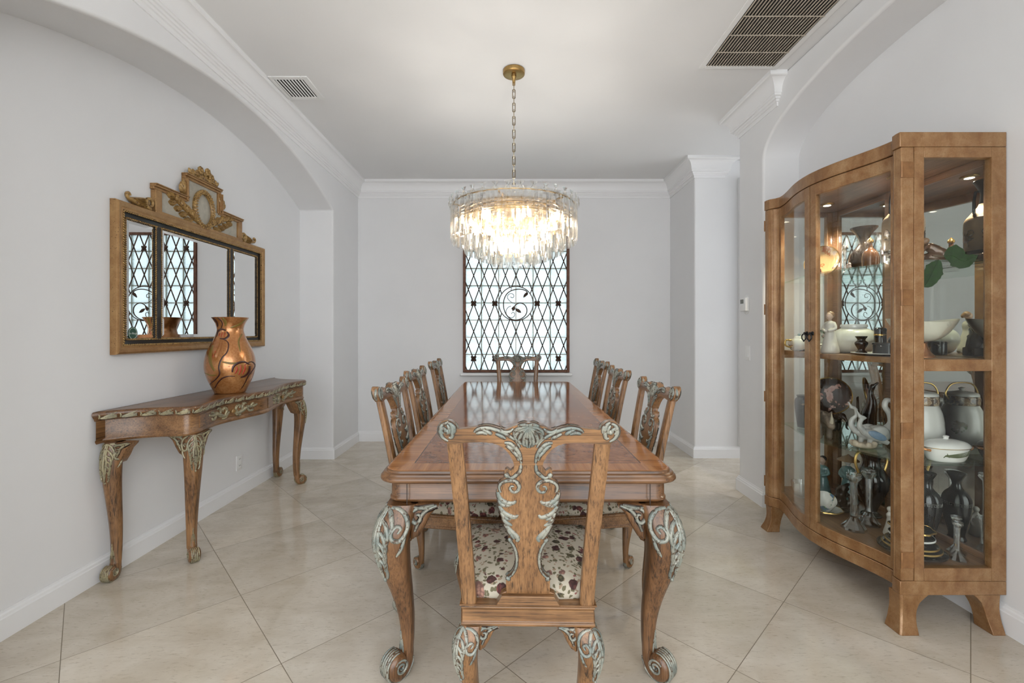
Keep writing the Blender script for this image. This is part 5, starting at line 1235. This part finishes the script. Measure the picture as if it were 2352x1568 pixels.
def candle(name, label, L_, h, rb, group=None, src=None):
    o = item(name, label, 'candlestick', L_, R(12), group); n = 16; L = []; k = h/.28
    for r_, z in ((rb, 0), (rb*.96, .012), (rb*.62, .034), (rb*.42, .050), (.0165*k, .062), (.0155*k, .070)): L.append([(r_*cos(2*pi*i/n)*(1 if i % 2 == 0 else .88), r_*sin(2*pi*i/n)*(1 if i % 2 == 0 else .88), z*k) for i in range(n)])
    MB().loft(L).build('base', M['cutglass'], o, ang=10)
    MB().loft([[(.0165*k*r_*(1 if i % 2 else .86)*cos(2*pi*i/n), .0165*k*r_*(1 if i % 2 else .86)*sin(2*pi*i/n), z*k) for i in range(n)] for r_, z in ((1, .0705), (.92, .10), (.92, .22), (1.05, .238))]).build('stem', M['cutglass'], o, ang=10)
    MB().loft([[(r_*k*(1 if i % 2 else .9)*cos(2*pi*i/n), r_*k*(1 if i % 2 else .9)*sin(2*pi*i/n), z*k) for i in range(n)] for r_, z in ((.016, .2385), (.030, .258), (.034, .266), (.030, .272), (.034, .280), (.013, .280), (.012, .268))]).build('cup', M['cutglass'], o, ang=10)
    return o
candle('crystal_candlestick', 'tall faceted crystal candlestick standing nearest the cabinet door', loc(0, 2.245, Z0, 1.742), .280, .056, 'tall crystal candlesticks')
candle('crystal_candlestick', 'tall faceted crystal candlestick standing just before the krater vase', loc(0, 2.30, Z0, 1.862), .280, .054, 'tall crystal candlesticks')
candle('crystal_candleholder', 'short crystal candle holder by the mirror at the near end of the cabinet floor', loc(0, 2.005, Z0, 2.020), .165, .036, 'short crystal candle holders')
candle('crystal_candleholder', 'short crystal candle holder nearest the end glass on the cabinet floor', loc(0, 1.945, Z0, 1.965), .165, .034, 'short crystal candle holders')
bw_ = painted('black_rimmed_ware', (.016, .014, .014), [(.35, .32, .28), (.14, .11, .08)], 40, .40); px_, py_ = 1.828, 2.018; g_ = 'stacked dark plates'
plate('platter', 'large dark patterned platter at the bottom of the plate stack', (px_, py_, Z0), .122, .014, bw_, dkbr, 'plate', g_)
plate('dinner_plate', 'black plate with a gilt edge second from the bottom of the stack', (px_, py_, Z0+.0145), .106, .014, blk_gl, gold_line, 'plate', g_)
plate('dinner_plate', 'dark plate with pale rings third from the bottom of the stack', (px_, py_, Z0+.0290), .094, .013, bw_, gold_line, 'plate', g_)
plate('soup_bowl', 'black bowl with a white edge on top of the dark plates', (px_, py_, Z0+.0435), .082, .030, blk_gl, porc, 'bowl')
plate('leaf_dish', 'glossy black scalloped dish with a gilt edge crowning the plate stack', (px_, py_, Z0+.079), .080, .028, blk_gl, gold_line, 'dish', wav=.05)
o, b = vase_of('lekythos_vase', 'slender black vase with a pale key band near the mirror on the cabinet floor', 'vase', loc(0, 2.135, Z0, 2.008), [(.034, 0), (.036, .008), (.030, .03), (.050, .12), (.055, .185), (.046, .22), (.022, .25), (.018, .28), (.036, .318), (.030, .318), (.014, .285)], blk_gl)
ky = MB()
for i in range(14):
    a = 2*pi*i/14; g = lambda u, v, h: V(((.0552+h)*cos(a+u/.055), (.0552+h)*sin(a+u/.055), .178+v))
    ky.ridge([(-.011, -.007), (-.011, .007), (.007, .007), (.007, -.003), (-.002, -.003), (-.002, .002)], .0011, .0006, g, 1, None)
ky.build('key_pattern', plain('grey_paint', (.30, .29, .27), .4), b, ang=80)
o = item('white_figurine', 'small white bisque figurine behind the plate stack on the cabinet floor', 'figurine', loc(0, 2.178, Z0, 1.868)); m = MB(); m.lathe(crom([(.026, 0), (.028, .01), (.018, .05), (.013, .085), (.016, .10), (.006, .115)], 3), 16); m.ball((0, 0, .128), .014); limb(m, [(.012, 0, .10), (.028, .0, .08), (.022, 0, .055)], [.007, .006, .005]); fig(m, 'body', ivory, o, .0035)
# ================================================================== CAMERA, LIGHT, RENDER SETTINGS
cd = bpy.data.cameras.new('camera'); cam = bpy.data.objects.new('camera', cd); COL.objects.link(cam); SC.camera = cam
cam.location = (0, 0, EYE); cam.rotation_euler = (pi/2, 0, 0)
cd.sensor_width = 36; cd.lens = 36*F/2352; cd.shift_x = (1176-CX)/2352; cd.shift_y = -(784-CY)/2352; cd.clip_start = .02
wd = bpy.data.worlds.new('world'); SC.world = wd; wd.use_nodes = True
bg = wd.node_tree.nodes['Background']; bg.inputs[0].default_value = (.93, .968, 1, 1); bg.inputs[1].default_value = 1.55
def area(name, loc, rot, sx, sy, power, col=(1, 1, 1)):
    l = bpy.data.lights.new(name, 'AREA'); l.shape = 'RECTANGLE'; l.size = sx; l.size_y = sy; l.energy = power; l.color = col
    o = bpy.data.objects.new(name, l); COL.objects.link(o); o.location = loc; o.rotation_euler = rot; return o
for i, y in enumerate((2.18, 2.655)):     # the two puck lamps in the cabinet
    l = bpy.data.lights.new('puck_lamp', 'SPOT'); l.energy = 13; l.color = (1, .84, .64); l.spot_size = R(135); l.spot_blend = .6; l.shadow_soft_size = .02
    o = bpy.data.objects.new('puck_lamp', l); COL.objects.link(o); o.location = (1.90, y, 2.022)
SC.view_settings.view_transform = 'Standard'; SC.view_settings.look = 'None'; SC.view_settings.gamma = 1; SC.view_settings.exposure = 1.38
SC.view_settings.use_curve_mapping = False
cy = SC.cycles
cy.use_denoising = True; cy.use_adaptive_sampling = True; cy.adaptive_threshold = .02
cy.max_bounces = 13; cy.diffuse_bounces = 4; cy.glossy_bounces = 5; cy.transmission_bounces = 11; cy.transparent_max_bounces = 24
cy.caustics_reflective = False; cy.caustics_refractive = False; cy.sample_clamp_indirect = 6
